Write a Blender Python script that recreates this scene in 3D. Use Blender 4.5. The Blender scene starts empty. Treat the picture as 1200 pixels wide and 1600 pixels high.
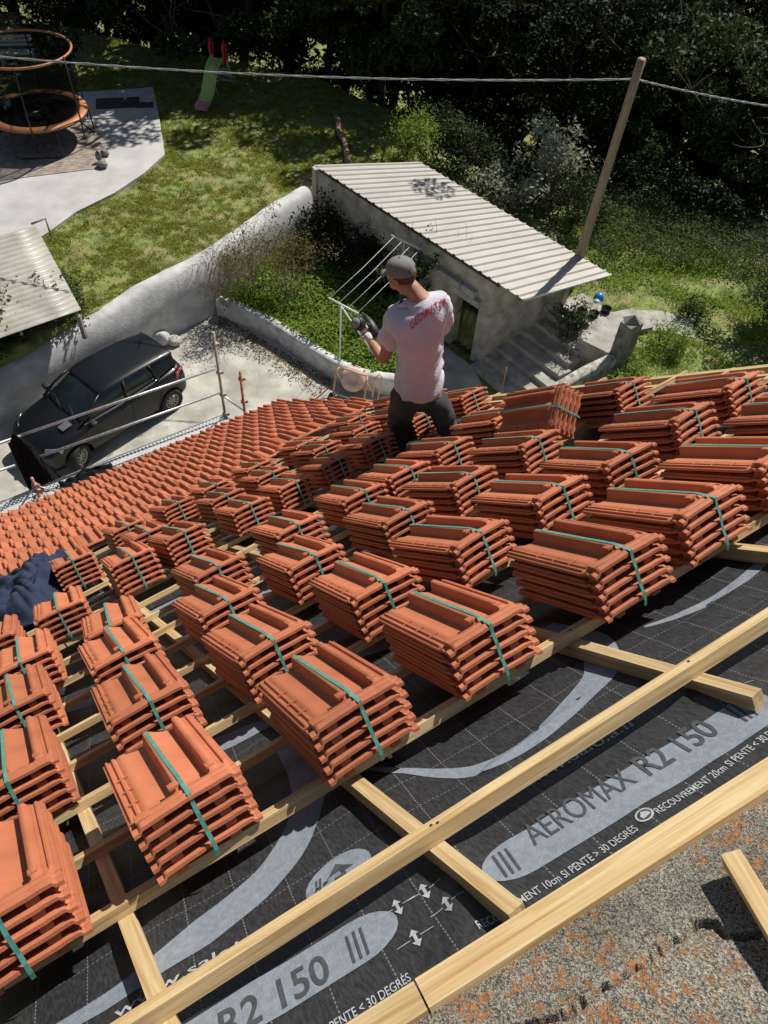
import bpy, bmesh, math, random
import numpy as np
from mathutils import Matrix, Vector, noise
random.seed(7); rng = np.random.default_rng(7)
R = math.radians
sc = bpy.context.scene
col = sc.collection
# ---------------------------------------------------------------- camera
CZ = 13.313                     # camera height above the driveway
F = 1189.14                     # focal length in photo pixels (photo 1200 x 1600)
PITCH, ROLL = 50.480, 4.851
cp, sp, cr, sr = math.cos(R(PITCH)), math.sin(R(PITCH)), math.cos(R(ROLL)), math.sin(R(ROLL))
fwd = Vector((0, cp, -sp)); ri0 = Vector((1, 0, 0)); up0 = Vector((0, sp, cp))
RI = ri0*cr + up0*sr; UP = up0*cr - ri0*sr
cd = bpy.data.cameras.new('camera'); cam = bpy.data.objects.new('camera', cd); col.objects.link(cam)
cam.matrix_world = Matrix((( RI.x, UP.x, -fwd.x, 0), (RI.y, UP.y, -fwd.y, 0), (RI.z, UP.z, -fwd.z, CZ), (0, 0, 0, 1)))
cd.sensor_fit = 'VERTICAL'; cd.sensor_height = 36; cd.lens = 36*F/1600
cd.clip_start = 0.05; cd.clip_end = 500
sc.camera = cam
# ---------------------------------------------------------------- light
SUNEL, SUNAZ = R(50), R(31)      # azimuth measured from +y towards +x
SUNDIR = Vector((math.sin(SUNAZ)*math.cos(SUNEL), math.cos(SUNAZ)*math.cos(SUNEL), math.sin(SUNEL)))
w = bpy.data.worlds.new('World'); sc.world = w; w.use_nodes = True
wn = w.node_tree.nodes; wl = w.node_tree.links
bg = wn['Background']; sky = wn.new('ShaderNodeTexSky'); sky.sky_type = 'NISHITA'; sky.sun_disc = False
sky.sun_elevation = SUNEL; sky.sun_rotation = SUNAZ
wl.new(sky.outputs[0], bg.inputs[0]); bg.inputs[1].default_value = 0.05
sl = bpy.data.lights.new('sun', 'SUN'); sl.energy = 5.0; sl.angle = R(0.5); sl.color = (1.0, 0.955, 0.88)
so = bpy.data.objects.new('sun', sl); col.objects.link(so)
so.rotation_euler = SUNDIR.to_track_quat('Z', 'Y').to_euler(); so.location = (0, 0, 40)
vs = sc.view_settings; vs.view_transform = 'Standard'; vs.look = 'None'; vs.exposure = 0.15; vs.gamma = 1; vs.use_curve_mapping = False
# ---------------------------------------------------------------- frames
E = Vector((0.7753232, 0.6315647, 0.0000497)); D = Vector((-0.4742918, 0.5823034, -0.6602803)); N = Vector((-0.4170387, 0.511907, 0.7510193))
H = 1.27
def frame(O, X, Y, Z):
    return Matrix(((X.x, Y.x, Z.x, O.x), (X.y, Y.y, Z.y, O.y), (X.z, Y.z, Z.z, O.z), (0, 0, 0, 1)))
O1 = Vector((0, 0, CZ)) - N*H
RF = frame(O1, E, D, N)                         # roof: u along the battens, v down the slope, w off the roof
V0 = 8.0
D2 = D*math.cos(R(3.2)) + N*math.sin(R(3.2)); N2 = N*math.cos(R(3.2)) - D*math.sin(R(3.2))
RF2 = frame(RF @ Vector((0, V0, 0)), E, D2, N2)  # the slightly flatter tiled skirt by the eave
def ray(x, y): return RI*(x-600) - UP*(y-800) + fwd*F
def at(x, y, z):                                # photo pixel -> point at height z above the driveway
    r = ray(x, y); return Vector((0, 0, CZ)) + r*((z-CZ)/r.z)
def onroof(x, y, ww=0.0):
    r = ray(x, y); t = (ww-H)/(r.dot(N)); X = r*t; return X.dot(E), X.dot(D)
# ---------------------------------------------------------------- helpers
def tag(o, label=None, cat=None, group=None, kind=None):
    if label: o['label'] = label
    if cat: o['category'] = cat
    if group: o['group'] = group
    if kind: o['kind'] = kind
    return o
def mesh_obj(name, verts, faces, m=None, parent=None, mw=None, smooth=False):
    me = bpy.data.meshes.new(name); me.from_pydata([tuple(v) for v in verts], [], faces); me.update()
    if m: me.materials.append(m)
    if smooth: me.polygons.foreach_set('use_smooth', [True]*len(me.polygons))
    o = bpy.data.objects.new(name, me); col.objects.link(o)
    if parent is not None: o.parent = parent
    elif mw is not None: o.matrix_world = mw
    return o
def empty(name, loc=(0, 0, 0), rz=0, mw=None):
    o = bpy.data.objects.new(name, None); col.objects.link(o); o.empty_display_size = .1
    if mw is not None: o.matrix_world = mw
    else: o.location = loc; o.rotation_euler = (0, 0, rz)
    return o
def kids(o): return [c for c in bpy.data.objects if c.parent == o]
class MB:
    def __init__(s): s.v = []; s.f = []; s.sm = []
    def add(s, vs, fs, smooth=False):
        b = len(s.v); s.v += [tuple(v) for v in vs]; s.f += [tuple(i+b for i in f) for f in fs]; s.sm += [smooth]*len(fs); return s
    def box(s, c, d, M=None, bev=0):
        c = Vector(c); hx, hy, hz = d[0]/2, d[1]/2, d[2]/2
        if bev <= 0:
            vs = [Vector((x*hx, y*hy, z*hz)) for z in (-1, 1) for y in (-1, 1) for x in (-1, 1)]
            fs = [(0, 2, 3, 1), (4, 5, 7, 6), (0, 1, 5, 4), (2, 6, 7, 3), (0, 4, 6, 2), (1, 3, 7, 5)]
        else:
            bm = bmesh.new(); bmesh.ops.create_cube(bm, size=1)
            for v in bm.verts: v.co = Vector((v.co.x*d[0], v.co.y*d[1], v.co.z*d[2]))
            bmesh.ops.bevel(bm, geom=bm.edges[:], offset=bev, segments=2, affect='EDGES', profile=.6)
            bm.verts.index_update(); vs = [v.co.copy() for v in bm.verts]; fs = [tuple(v.index for v in f.verts) for f in bm.faces]; bm.free()
        if M: vs = [M @ v for v in vs]
        return s.add([v + c for v in vs], fs)
    def tube(s, pts, r, n=8, cap=True):
        pts = [Vector(p) for p in pts]; rs = r if isinstance(r, (list, tuple)) else [r]*len(pts); vs = []; fs = []
        T0 = (pts[1]-pts[0]).normalized(); a = T0.orthogonal().normalized()
        for i, p in enumerate(pts):
            T = (pts[min(i+1, len(pts)-1)] - pts[max(i-1, 0)]).normalized()
            a = (a - T*a.dot(T)).normalized(); b = T.cross(a)
            for k in range(n):
                t = 2*math.pi*k/n; vs.append(p + (a*math.cos(t) + b*math.sin(t))*rs[i])
        for i in range(len(pts)-1):
            for k in range(n):
                k2 = (k+1) % n; fs.append((i*n+k, i*n+k2, (i+1)*n+k2, (i+1)*n+k))
        if cap: fs.append(tuple(range(n))[::-1]); fs.append(tuple((len(pts)-1)*n+k for k in range(n)))
        return s.add(vs, fs, True)
    def lathe(s, prof, n=24, M=None):
        vs = []; fs = []
        for r_, z in prof:
            for k in range(n):
                t = 2*math.pi*k/n; vs.append(Vector((r_*math.cos(t), r_*math.sin(t), z)))
        for i in range(len(prof)-1):
            for k in range(n):
                k2 = (k+1) % n; fs.append((i*n+k, i*n+k2, (i+1)*n+k2, (i+1)*n+k))
        fs.append(tuple(range(n))[::-1]); fs.append(tuple((len(prof)-1)*n+k for k in range(n)))
        if M: vs = [M @ v for v in vs]
        return s.add(vs, fs, True)
    def prism(s, poly, z0, z1, fn=None):
        n = len(poly); vs = [Vector((x, y, z0)) for x, y in poly] + [Vector((x, y, z1)) for x, y in poly]
        if fn: vs = [fn(v) for v in vs]
        fs = [tuple(range(n))[::-1], tuple(range(n, 2*n))] + [(i, (i+1) % n, n+(i+1) % n, n+i) for i in range(n)]
        return s.add(vs, fs)
    def build(s, name, m, parent=None, mw=None, smooth=None):
        o = mesh_obj(name, s.v, s.f, m, parent, mw)
        o.data.polygons.foreach_set('use_smooth', s.sm if smooth is None else [smooth]*len(s.f))
        return o
def grid(nx, ny, fn):
    vs = [fn(i/(nx-1), j/(ny-1)) for j in range(ny) for i in range(nx)]
    fs = [(j*nx+i, j*nx+i+1, (j+1)*nx+i+1, (j+1)*nx+i) for j in range(ny-1) for i in range(nx-1)]
    return vs, fs
def sstep(a, b, x): t = max(0, min(1, (x-a)/(b-a))); return t*t*(3-2*t)
def nz(x, y, z=0.0, s=1.0): return noise.noise(Vector((x*s, y*s, z*s)))
def quads(name, C, U, V, m, parent=None, mw=None, fold=0.0):
    """many leaf faces; C centre, U half width, V half length (arrays n x 3)"""
    n = len(C); P4 = np.stack([C-V, C+U*0.9, C+V, C-U*0.9], 1).reshape(-1, 3)
    me = bpy.data.meshes.new(name); me.vertices.add(4*n); me.vertices.foreach_set('co', P4.astype(np.float32).ravel())
    me.loops.add(4*n); me.loops.foreach_set('vertex_index', np.arange(4*n, dtype=np.int32))
    me.polygons.add(n); me.polygons.foreach_set('loop_start', np.arange(0, 4*n, 4, dtype=np.int32)); me.polygons.foreach_set('loop_total', np.full(n, 4, dtype=np.int32))
    me.update(calc_edges=True); me.validate(); me.materials.append(m)
    o = bpy.data.objects.new(name, me); col.objects.link(o)
    if parent is not None: o.parent = parent
    elif mw is not None: o.matrix_world = mw
    return o
def unit(a): return a/np.maximum(np.linalg.norm(a, axis=1, keepdims=True), 1e-9)
def leaves(name, C, size, m, parent=None, upbias=0.6, aspect=.5):
    n = len(C); nrm = unit(rng.normal(size=(n, 3)) + np.array([0, 0, upbias*2]))
    t = unit(np.cross(nrm, rng.normal(size=(n, 3)))); b = np.cross(nrm, t)
    s = (size*rng.uniform(.6, 1.3, n))[:, None]
    return quads(name, C, t*s*aspect, b*s, m, parent)
# ---------------------------------------------------------------- materials
MATS = {}
def mat(name, rgb, rough=.7, var=.12, scale=8, bump=0., bscale=60, metal=0., rnd=0., coat=0., spec=.5, dirt=None, detail=6, trans=0.):
    if name in MATS: return MATS[name]
    m = bpy.data.materials.new(name); m.use_nodes = True; nt = m.node_tree; n = nt.nodes; L = nt.links
    b = n['Principled BSDF']; b.inputs['Roughness'].default_value = rough; b.inputs['Metallic'].default_value = metal
    b.inputs['Coat Weight'].default_value = coat; b.inputs['Specular IOR Level'].default_value = spec
    tc = n.new('ShaderNodeTexCoord'); no = n.new('ShaderNodeTexNoise'); no.inputs['Scale'].default_value = scale; no.inputs['Detail'].default_value = detail
    L.new(tc.outputs['Object'], no.inputs['Vector'])
    r = n.new('ShaderNodeValToRGB'); r.color_ramp.elements[0].position = .3; r.color_ramp.elements[1].position = .7
    lo = [max(0, c*(1-var*1.5)) for c in rgb]; hi = [min(1, c*(1+var*1.5)) for c in rgb]
    r.color_ramp.elements[0].color = (*lo, 1); r.color_ramp.elements[1].color = (*hi, 1)
    L.new(no.outputs['Fac'], r.inputs[0]); out = r.outputs[0]
    if rnd:
        oi = n.new('ShaderNodeObjectInfo'); mr = n.new('ShaderNodeMapRange'); mr.inputs['To Min'].default_value = 1-rnd; mr.inputs['To Max'].default_value = 1+rnd
        L.new(oi.outputs['Random'], mr.inputs['Value']); vm = n.new('ShaderNodeVectorMath'); vm.operation = 'SCALE'
        L.new(out, vm.inputs[0]); L.new(mr.outputs[0], vm.inputs['Scale']); out = vm.outputs[0]
    if dirt:
        n2 = n.new('ShaderNodeTexNoise'); n2.inputs['Scale'].default_value = dirt[1]; n2.inputs['Detail'].default_value = 8; n2.inputs['Roughness'].default_value = .65
        L.new(tc.outputs['Object'], n2.inputs['Vector']); r2 = n.new('ShaderNodeValToRGB')
        r2.color_ramp.elements[0].position = dirt[2]; r2.color_ramp.elements[1].position = dirt[2]+dirt[3]
        r2.color_ramp.elements[0].color = (0, 0, 0, 1); r2.color_ramp.elements[1].color = (1, 1, 1, 1)
        L.new(n2.outputs['Fac'], r2.inputs[0]); mx = n.new('ShaderNodeMixRGB'); mx.inputs[2].default_value = (*dirt[0], 1)
        L.new(r2.outputs[0], mx.inputs[0]); L.new(out, mx.inputs[1]); out = mx.outputs[0]
    L.new(out, b.inputs['Base Color'])
    if bump:
        nb = n.new('ShaderNodeTexNoise'); nb.inputs['Scale'].default_value = bscale; nb.inputs['Detail'].default_value = 5
        L.new(tc.outputs['Object'], nb.inputs['Vector']); bp = n.new('ShaderNodeBump'); bp.inputs['Strength'].default_value = bump; bp.inputs['Distance'].default_value = .01
        L.new(nb.outputs['Fac'], bp.inputs['Height']); L.new(bp.outputs[0], b.inputs['Normal'])
    MATS[name] = m; return m
def leafmat(name, rgb, var=.5, trans=.25, rough=.45):
    if name in MATS: return MATS[name]
    m = bpy.data.materials.new(name); m.use_nodes = True; nt = m.node_tree; n = nt.nodes; L = nt.links
    b = n['Principled BSDF']; b.inputs['Roughness'].default_value = max(rough, .65); b.inputs['Specular IOR Level'].default_value = .18
    tc = n.new('ShaderNodeTexCoord'); no = n.new('ShaderNodeTexNoise'); no.inputs['Scale'].default_value = 3.5; no.inputs['Detail'].default_value = 8; no.inputs['Roughness'].default_value = .8
    L.new(tc.outputs['Object'], no.inputs['Vector']); r = n.new('ShaderNodeValToRGB')
    r.color_ramp.elements[0].position = .32; r.color_ramp.elements[1].position = .68
    r.color_ramp.elements[0].color = (*[c*(1-var) for c in rgb], 1); r.color_ramp.elements[1].color = (rgb[0]*(1+var*1.3), rgb[1]*(1+var), rgb[2]*(1+var*.4), 1)
    L.new(no.outputs['Fac'], r.inputs[0]); L.new(r.outputs[0], b.inputs['Base Color'])
    tr = n.new('ShaderNodeBsdfTranslucent'); L.new(r.outputs[0], tr.inputs[0]); mx = n.new('ShaderNodeMixShader'); mx.inputs[0].default_value = trans
    L.new(b.outputs[0], mx.inputs[1]); L.new(tr.outputs[0], mx.inputs[2]); L.new(mx.outputs[0], n['Material Output'].inputs[0])
    MATS[name] = m; return m
CLAY = mat('clay', (.46, .150, .074), .60, .10, 6, .18, 220, rnd=.17, dirt=((.40, .13, .068), 7, .52, .35), spec=.35)
STRAP = mat('strap_green', (.09, .30, .25), .4, .12, 30)
STEEL = mat('galvanised', (.46, .47, .48), .42, .18, 20, .05, 80, metal=.55)
PAINTR = mat('rusty_red_steel', (.42, .20, .14), .6, .3, 25, .1, 60)
DARKM = mat('black_metal', (.02, .02, .022), .4, .3, 10)
CONC = mat('concrete', (.42, .41, .38), .9, .16, 2.2, .5, 25, dirt=((.26, .25, .23), 1.3, .5, .3))
RENDERM = mat('rendered_wall', (.56, .56, .545), .92, .14, 2.6, .6, 16, dirt=((.38, .385, .385), .8, .50, .15), detail=12)
OLDWALL = mat('old_wall', (.42, .38, .31), .95, .25, 2.5, .8, 14, dirt=((.15, .13, .10), 2.2, .56, .12))
BARK = mat('bark', (.07, .055, .04), .9, .3, 14, .7, 30)
TWIG = mat('twig', (.24, .18, .12), .85, .25, 14)
BLACKC = mat('black_cloth', (.010, .010, .012), .95, .4, 12, .4, 40, spec=.08)
WHITEP = mat('white_paint', (.72, .72, .70), .5, .08, 8)
GLASS = mat('dark_glass', (.012, .018, .02), .06, .3, 4, spec=.8)
def woodmat(name, rgb, axis=0):
    m = bpy.data.materials.new(name); m.use_nodes = True; nt = m.node_tree; n = nt.nodes; L = nt.links; b = n['Principled BSDF']; b.inputs['Roughness'].default_value = .68
    tc = n.new('ShaderNodeTexCoord'); oi = n.new('ShaderNodeObjectInfo'); mp = n.new('ShaderNodeMapping')
    s = [55, 55, 55]; s[axis] = 2.2; mp.inputs['Scale'].default_value = s
    L.new(tc.outputs['Object'], mp.inputs['Vector']); ad = n.new('ShaderNodeVectorMath'); ad.operation = 'ADD'
    cx = n.new('ShaderNodeCombineXYZ'); mu = n.new('ShaderNodeMath'); mu.operation = 'MULTIPLY'; mu.inputs[1].default_value = 40
    L.new(oi.outputs['Random'], mu.inputs[0]); L.new(mu.outputs[0], cx.inputs[0]); L.new(mu.outputs[0], cx.inputs[1]); L.new(mp.outputs[0], ad.inputs[0]); L.new(cx.outputs[0], ad.inputs[1])
    no = n.new('ShaderNodeTexNoise'); no.inputs['Scale'].default_value = 1; no.inputs['Detail'].default_value = 4; no.inputs['Distortion'].default_value = .8; L.new(ad.outputs[0], no.inputs['Vector'])
    r = n.new('ShaderNodeValToRGB'); el = r.color_ramp.elements; el[0].position = .3; el[1].position = .62
    el[0].color = (rgb[0]*.66, rgb[1]*.52, rgb[2]*.36, 1); el[1].color = (*rgb, 1)
    L.new(no.outputs['Fac'], r.inputs[0])
    # knots
    vo = n.new('ShaderNodeTexVoronoi'); vo.inputs['Scale'].default_value = 3.1; L.new(tc.outputs['Object'], vo.inputs['Vector'])
    r2 = n.new('ShaderNodeValToRGB'); r2.color_ramp.elements[0].position = .012; r2.color_ramp.elements[1].position = .035; r2.color_ramp.elements[0].color = (1, 1, 1, 1); r2.color_ramp.elements[1].color = (0, 0, 0, 1)
    L.new(vo.outputs['Distance'], r2.inputs[0]); mx = n.new('ShaderNodeMixRGB'); mx.inputs[2].default_value = (.16, .08, .03, 1)
    L.new(r2.outputs[0], mx.inputs[0]); L.new(r.outputs[0], mx.inputs[1])
    mr = n.new('ShaderNodeMapRange'); mr.inputs['To Min'].default_value = .82; mr.inputs['To Max'].default_value = 1.08; L.new(oi.outputs['Random'], mr.inputs['Value'])
    vm = n.new('ShaderNodeVectorMath'); vm.operation = 'SCALE'; L.new(mx.outputs[0], vm.inputs[0]); L.new(mr.outputs[0], vm.inputs['Scale']); L.new(vm.outputs[0], b.inputs['Base Color'])
    bp = n.new('ShaderNodeBump'); bp.inputs['Strength'].default_value = .35; bp.inputs['Distance'].default_value = .004; L.new(no.outputs['Fac'], bp.inputs['Height']); L.new(bp.outputs[0], b.inputs['Normal'])
    return m
PINE = woodmat('pine', (.66, .50, .27), 0); PINEV = woodmat('pine_counter', (.66, .47, .24), 1)
OLDWOOD = woodmat('weathered_pole_wood', (.34, .27, .19), 2)
# ================================================================ THE ROOF
def RW(u, v, ww=0.0): return RF @ Vector((u, v, ww))
# body of the house below the roof
hb = MB(); pr = [RW(-3.2, 1.0, -.26), RW(4.45, 1.0, -.26), RF2 @ Vector((4.45, 3.9, -.2)), RF2 @ Vector((-3.2, 3.9, -.2)), RW(-3.2, 8, -.26), RW(4.45, 8, -.26)]
lo = [Vector((p_.x, p_.y, -.1)) for p_ in pr]
hb.add(pr+lo, [(0, 1, 5, 4), (4, 5, 2, 3), (1, 7, 11, 5), (5, 11, 8, 2), (0, 4, 10, 6), (4, 3, 9, 10), (3, 2, 8, 9), (0, 6, 7, 1)])
tag(hb.build('house_wall', RENDERM), 'pale rendered wall of the house under the roof being tiled', 'wall')
# ---- membrane
def mh(u, v):
    z = -.054 + .006*nz(u, v, 0, 2.3) + .0035*nz(u, v, 5, 8) + .002*nz(u+v*.5, v*3, 7, 9)
    cc_ = min(abs(u-c_) for c_ in (-.17-.0335*(v-1.1), .525-.023*(v-1.2), 1.40-.037*(v-1.2), 2.15, 2.9, 3.65)); z -= .012*sstep(.05, .30, cc_)*(1 if v > 1.75 else .3)
    z += .016*math.exp(-((u-.47-.5*(v-1.4))/.045)**2)*max(0, min(1, (1.72-v)/.1))
    z += .022*math.exp(-((u-1.47+.6*(v-1.3))/.06)**2)*max(0, min(1, (1.6-v)/.15))
    z += .006*math.exp(-((v-(1.665-.11*u))/.02)**2)
    return z
mm = bpy.data.materials.new('membrane'); mm.use_nodes = True; nt = mm.node_tree; n_ = nt.nodes; L_ = nt.links; b_ = n_['Principled BSDF']
b_.inputs['Roughness'].default_value = .5
tc = n_.new('ShaderNodeTexCoord'); mp = n_.new('ShaderNodeMapping'); mp.inputs['Rotation'].default_value = (0, 0, R(8)); L_.new(tc.outputs['Object'], mp.inputs['Vector'])
sx = n_.new('ShaderNodeSeparateXYZ'); L_.new(mp.outputs[0], sx.inputs[0])
def mth(op, a, b=None):
    k = n_.new('ShaderNodeMath'); k.operation = op
    for i, q in enumerate((a, b)):
        if q is None: continue
        if isinstance(q, (int, float)): k.inputs[i].default_value = q
        else: L_.new(q, k.inputs[i])
    return k.outputs[0]
def dline(p_, q_, sp_, wd, dash):
    a = mth('ABSOLUTE', mth('SUBTRACT', mth('FRACT', mth('DIVIDE', p_, sp_)), .5)); a = mth('LESS_THAN', a, wd/sp_)
    c = mth('GREATER_THAN', mth('FRACT', mth('DIVIDE', q_, dash)), .42); return mth('MULTIPLY', a, c)
dl1 = dline(sx.outputs[0], sx.outputs[1], .137, .0013, .013)
dl2 = mth('MULTIPLY', dline(sx.outputs[1], sx.outputs[0], .137, .0011, .013), mth('GREATER_THAN', sx.outputs[1], 1.78))
dl = mth('MAXIMUM', dl1, dl2)
fb = n_.new('ShaderNodeTexNoise'); fb.inputs['Scale'].default_value = 160; fb.inputs['Detail'].default_value = 3
mp2 = n_.new('ShaderNodeMapping'); mp2.inputs['Scale'].default_value = (1, .25, 1); mp2.inputs['Rotation'].default_value = (0, 0, R(30)); L_.new(tc.outputs['Object'], mp2.inputs[0]); L_.new(mp2.outputs[0], fb.inputs['Vector'])
rr = n_.new('ShaderNodeValToRGB'); rr.color_ramp.elements[0].position = .35; rr.color_ramp.elements[1].position = .75
rr.color_ramp.elements[0].color = (.018, .0185, .020, 1); rr.color_ramp.elements[1].color = (.048, .049, .052, 1); L_.new(fb.outputs['Fac'], rr.inputs[0])
mx = n_.new('ShaderNodeMixRGB'); mx.inputs[2].default_value = (.19, .195, .20, 1); L_.new(dl, mx.inputs[0]); L_.new(rr.outputs[0], mx.inputs[1]); L_.new(mx.outputs[0], b_.inputs['Base Color'])
bp = n_.new('ShaderNodeBump'); bp.inputs['Strength'].default_value = .5; bp.inputs['Distance'].default_value = .002; L_.new(fb.outputs['Fac'], bp.inputs['Height']); L_.new(bp.outputs[0], b_.inputs['Normal'])
def bl(u): return 1.277 - .178*(u-.204)      # line of the edging board
def memv(a, b):
    u = -1.35 + a*5.78; v0 = bl(u)-.06; v = v0 + (b**1.35)*(8.3-v0); return (u, v, mh(u, v))
vs_, fs_ = grid(150, 210, memv)
MEM = mesh_obj('roofing_membrane', vs_, fs_, mm, mw=RF, smooth=True)
tag(MEM, 'black roofing membrane printed with pale grey bands and dashed guide lines under the battens', 'membrane')
PRG = mat('print_grey', (.215, .245, .285), .8, .10, 60, .25, 200); PRW = mat('print_white', (.38, .39, .41), .8, .15, 90); PRD = mat('print_dark', (.055, .06, .067), .8, .15, 60)
def lay(name, bm_, m, off, cell=.03):
    """cut a flat print finely and lay it on the membrane"""
    xs = [v.co.x for v in bm_.verts]; ys = [v.co.y for v in bm_.verts]
    for ax, lo_, hi_ in ((0, min(xs), max(xs)), (1, min(ys), max(ys))):
        k = math.floor(lo_/cell)+1
        while k*cell < hi_:
            co = [0, 0, 0]; no = [0, 0, 0]; co[ax] = k*cell; no[ax] = 1
            bmesh.ops.bisect_plane(bm_, geom=bm_.verts[:]+bm_.edges[:]+bm_.faces[:], plane_co=co, plane_no=no); k += 1
    bmesh.ops.triangulate(bm_, faces=bm_.faces[:])
    for v in bm_.verts: v.co.z = mh(v.co.x, v.co.y) + off
    for f in bm_.faces:
        if f.normal.z < 0: f.normal_flip()
    me = bpy.data.meshes.new(name); bm_.to_mesh(me); bm_.free(); me.materials.append(m)
    o = bpy.data.objects.new(name, me); col.objects.link(o); o.parent = MEM; return o
def poly_bm(polys):
    bm_ = bmesh.new()
    for P_ in polys:
        vv = [bm_.verts.new((x, y, 0)) for x, y in P_]
        bm_.faces.new(vv)
    bmesh.ops.triangulate(bm_, faces=bm_.faces[:]); return bm_
def ribbon(pts, ws):
    bm_ = bmesh.new(); k = 8; P_ = []
    n = len(pts)
    for i in range(n-1):
        p0, p1, p2, p3 = pts[max(i-1, 0)], pts[i], pts[i+1], pts[min(i+2, n-1)]
        for j in range(k):
            t = j/k; P_.append([.5*((2*p1[c]) + (-p0[c]+p2[c])*t + (2*p0[c]-5*p1[c]+4*p2[c]-p3[c])*t*t + (-p0[c]+3*p1[c]-3*p2[c]+p3[c])*t**3) for c in (0, 1)] + [ws[i]*(1-t)+ws[i+1]*t])
    P_.append([*pts[-1], ws[-1]]); prev = None
    for i, (x, y, w_) in enumerate(P_):
        a = P_[max(i-1, 0)]; c = P_[min(i+1, len(P_)-1)]; dx, dy = c[0]-a[0], c[1]-a[1]; l = math.hypot(dx, dy); nx, ny = -dy/l, dx/l
        cur = (bm_.verts.new((x+nx*w_/2, y+ny*w_/2, 0)), bm_.verts.new((x-nx*w_/2, y-ny*w_/2, 0)))
        if prev: bm_.faces.new((prev[0], prev[1], cur[1], cur[0]))
        prev = cur
    return bm_
A10 = R(-10.2)
def rotp(x, y, ox, oy, a=A10): return (ox + x*math.cos(a) - y*math.sin(a), oy + x*math.sin(a) + y*math.cos(a))
def pill(x0, y0, ln, ht, a=A10):
    r = ht/2; pts = []
    for k in range(13): t = R(90+180*k/12); pts.append((r*1.6+r*1.6*math.cos(t), r+r*math.sin(t)))
    for k in range(13): t = R(-90+180*k/12); pts.append((ln-r*1.6+r*1.6*math.cos(t), r+r*math.sin(t)))
    return [rotp(x, y, x0, y0, a) for x, y in pts]
def text_bm(body, x0, y0, width, height, a=A10, bold=0.0):
    cu = bpy.data.curves.new('t', 'FONT'); cu.body = body; cu.size = 1; cu.offset = bold; cu.resolution_u = 4
    o = bpy.data.objects.new('t', cu); col.objects.link(o); dg = bpy.context.evaluated_depsgraph_get()
    me = bpy.data.meshes.new_from_object(o.evaluated_get(dg)); bm_ = bmesh.new(); bm_.from_mesh(me)
    bpy.data.objects.remove(o); bpy.data.curves.remove(cu); bpy.data.meshes.remove(me)
    xs = [v.co.x for v in bm_.verts]; x_0, x_1 = min(xs), max(xs); hcap = .70
    for v in bm_.verts: v.co.x, v.co.y = rotp((v.co.x-x_0)/(x_1-x_0)*width, v.co.y/hcap*height, x0, y0, a); v.co.z = 0
    return bm_
lay('grey_band', poly_bm([pill(.545, 1.355, .90, .135)]), PRG, .0016)
lay('grey_band', poly_bm([pill(-.95, 1.64, 1.30, .135, R(-9.5))]), PRG, .0016)
lay('swoosh_print', ribbon([(-.75, 2.02), (-.56, 1.95), (-.38, 1.895), (-.25, 1.875), (-.05, 1.89), (.17, 1.935), (.33, 2.05), (.43, 2.24), (.45, 2.5)], [.02, .035, .05, .062, .12, .115, .11, .12, .06]), PRG, .0016)
lay('swoosh_print', ribbon([(.56, 2.12), (.655, 1.965), (.79, 1.775), (.98, 1.725), (1.2, 1.755), (1.35, 1.80), (1.46, 1.96), (1.47, 2.2)], [.012, .03, .05, .065, .09, .115, .13, .06]), PRG, .0016)
lay('swoosh_print', ribbon([(1.62, 1.86), (1.8, 1.78), (2.05, 1.75), (2.3, 1.80), (2.5, 1.95)], [.015, .04, .05, .05, .03]), PRG, .0016)
for q in ((.0, 3.0, .5, 2.72), (.9, 2.9, 1.35, 2.75), (-.3, 4.1, .3, 3.92), (.95, 4.35, 1.3, 4.2), (.1, 4.9, .7, 5.05), (1.2, 5.3, 1.7, 5.2), (-.2, 6.0, .4, 6.2)):
    lay('swoosh_print', ribbon([(q[0], q[1]), ((q[0]+q[2])/2, (q[1]+q[3])/2-.03), (q[2], q[3])], [.05, .12, .08]), PRG, .0016)
circ = [(.305+.098*math.cos(R(k*15)), 1.745+.075*math.sin(R(k*15))) for k in range(24)]
lay('round_print', poly_bm([circ]), PRG, .0016)
arr = [(-.012, -.035), (.012, -.035), (.012, .0), (.03, .0), (0, .035), (-.03, .0), (-.012, .0)]
lay('arrow_print', poly_bm([[rotp(x*1.4, y*1.3, .31, 1.75) for x, y in arr], [rotp(x, y, .25, 1.755) for x, y in [(-.018, -.03), (-.012, -.03), (.0, .03), (-.006, .03)]], [rotp(x, y, .262, 1.755) for x, y in [(-.018, -.03), (-.012, -.03), (.0, .03), (-.006, .03)]]]), PRD, .003)
lay('lettering', text_bm('AEROMAX', .700, 1.397, .315, .082, R(-9.8)), PRD, .003, .05)
lay('lettering', text_bm('R2 150', 1.043, 1.335, .235, .085, R(-9.8), .014), PRD, .003, .05)
lay('lettering', text_bm('R2 150', -.105, 1.515, .26, .085, A10, .014), PRD, .003, .05)
lay('lettering', text_bm('AEROMAX', -.55, 1.60, .40, .085), PRD, .003, .05)
for (x, y) in ((.588, 1.373), (.204, 1.463), (1.335, 1.262)):
    lay('stripe_print', poly_bm([[rotp(a_+k*.018, b_, x, y) for a_, b_ in ((0, .0), (.007, .0), (.012, .085), (.005, .085))] for k in range(3)]), PRD, .003)
lay('lettering', text_bm('RECOUVREMENT 10cm SI PENTE > 30 DEGRÉS', .455, 1.300, .437, .0245, R(-9.0), .008), PRW, .002, .06)
lay('lettering', text_bm('RECOUVREMENT 20cm SI PENTE < 30 DEGRÉS', .952, 1.226, .44, .023, R(-7.5), .008), PRW, .002, .06)
lay('lettering', text_bm('RECOUVREMENT 20cm SI PENTE < 30 DEGRÉS', -.15, 1.395, .435, .0245, R(-9.8), .008), PRW, .002, .06)
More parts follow.
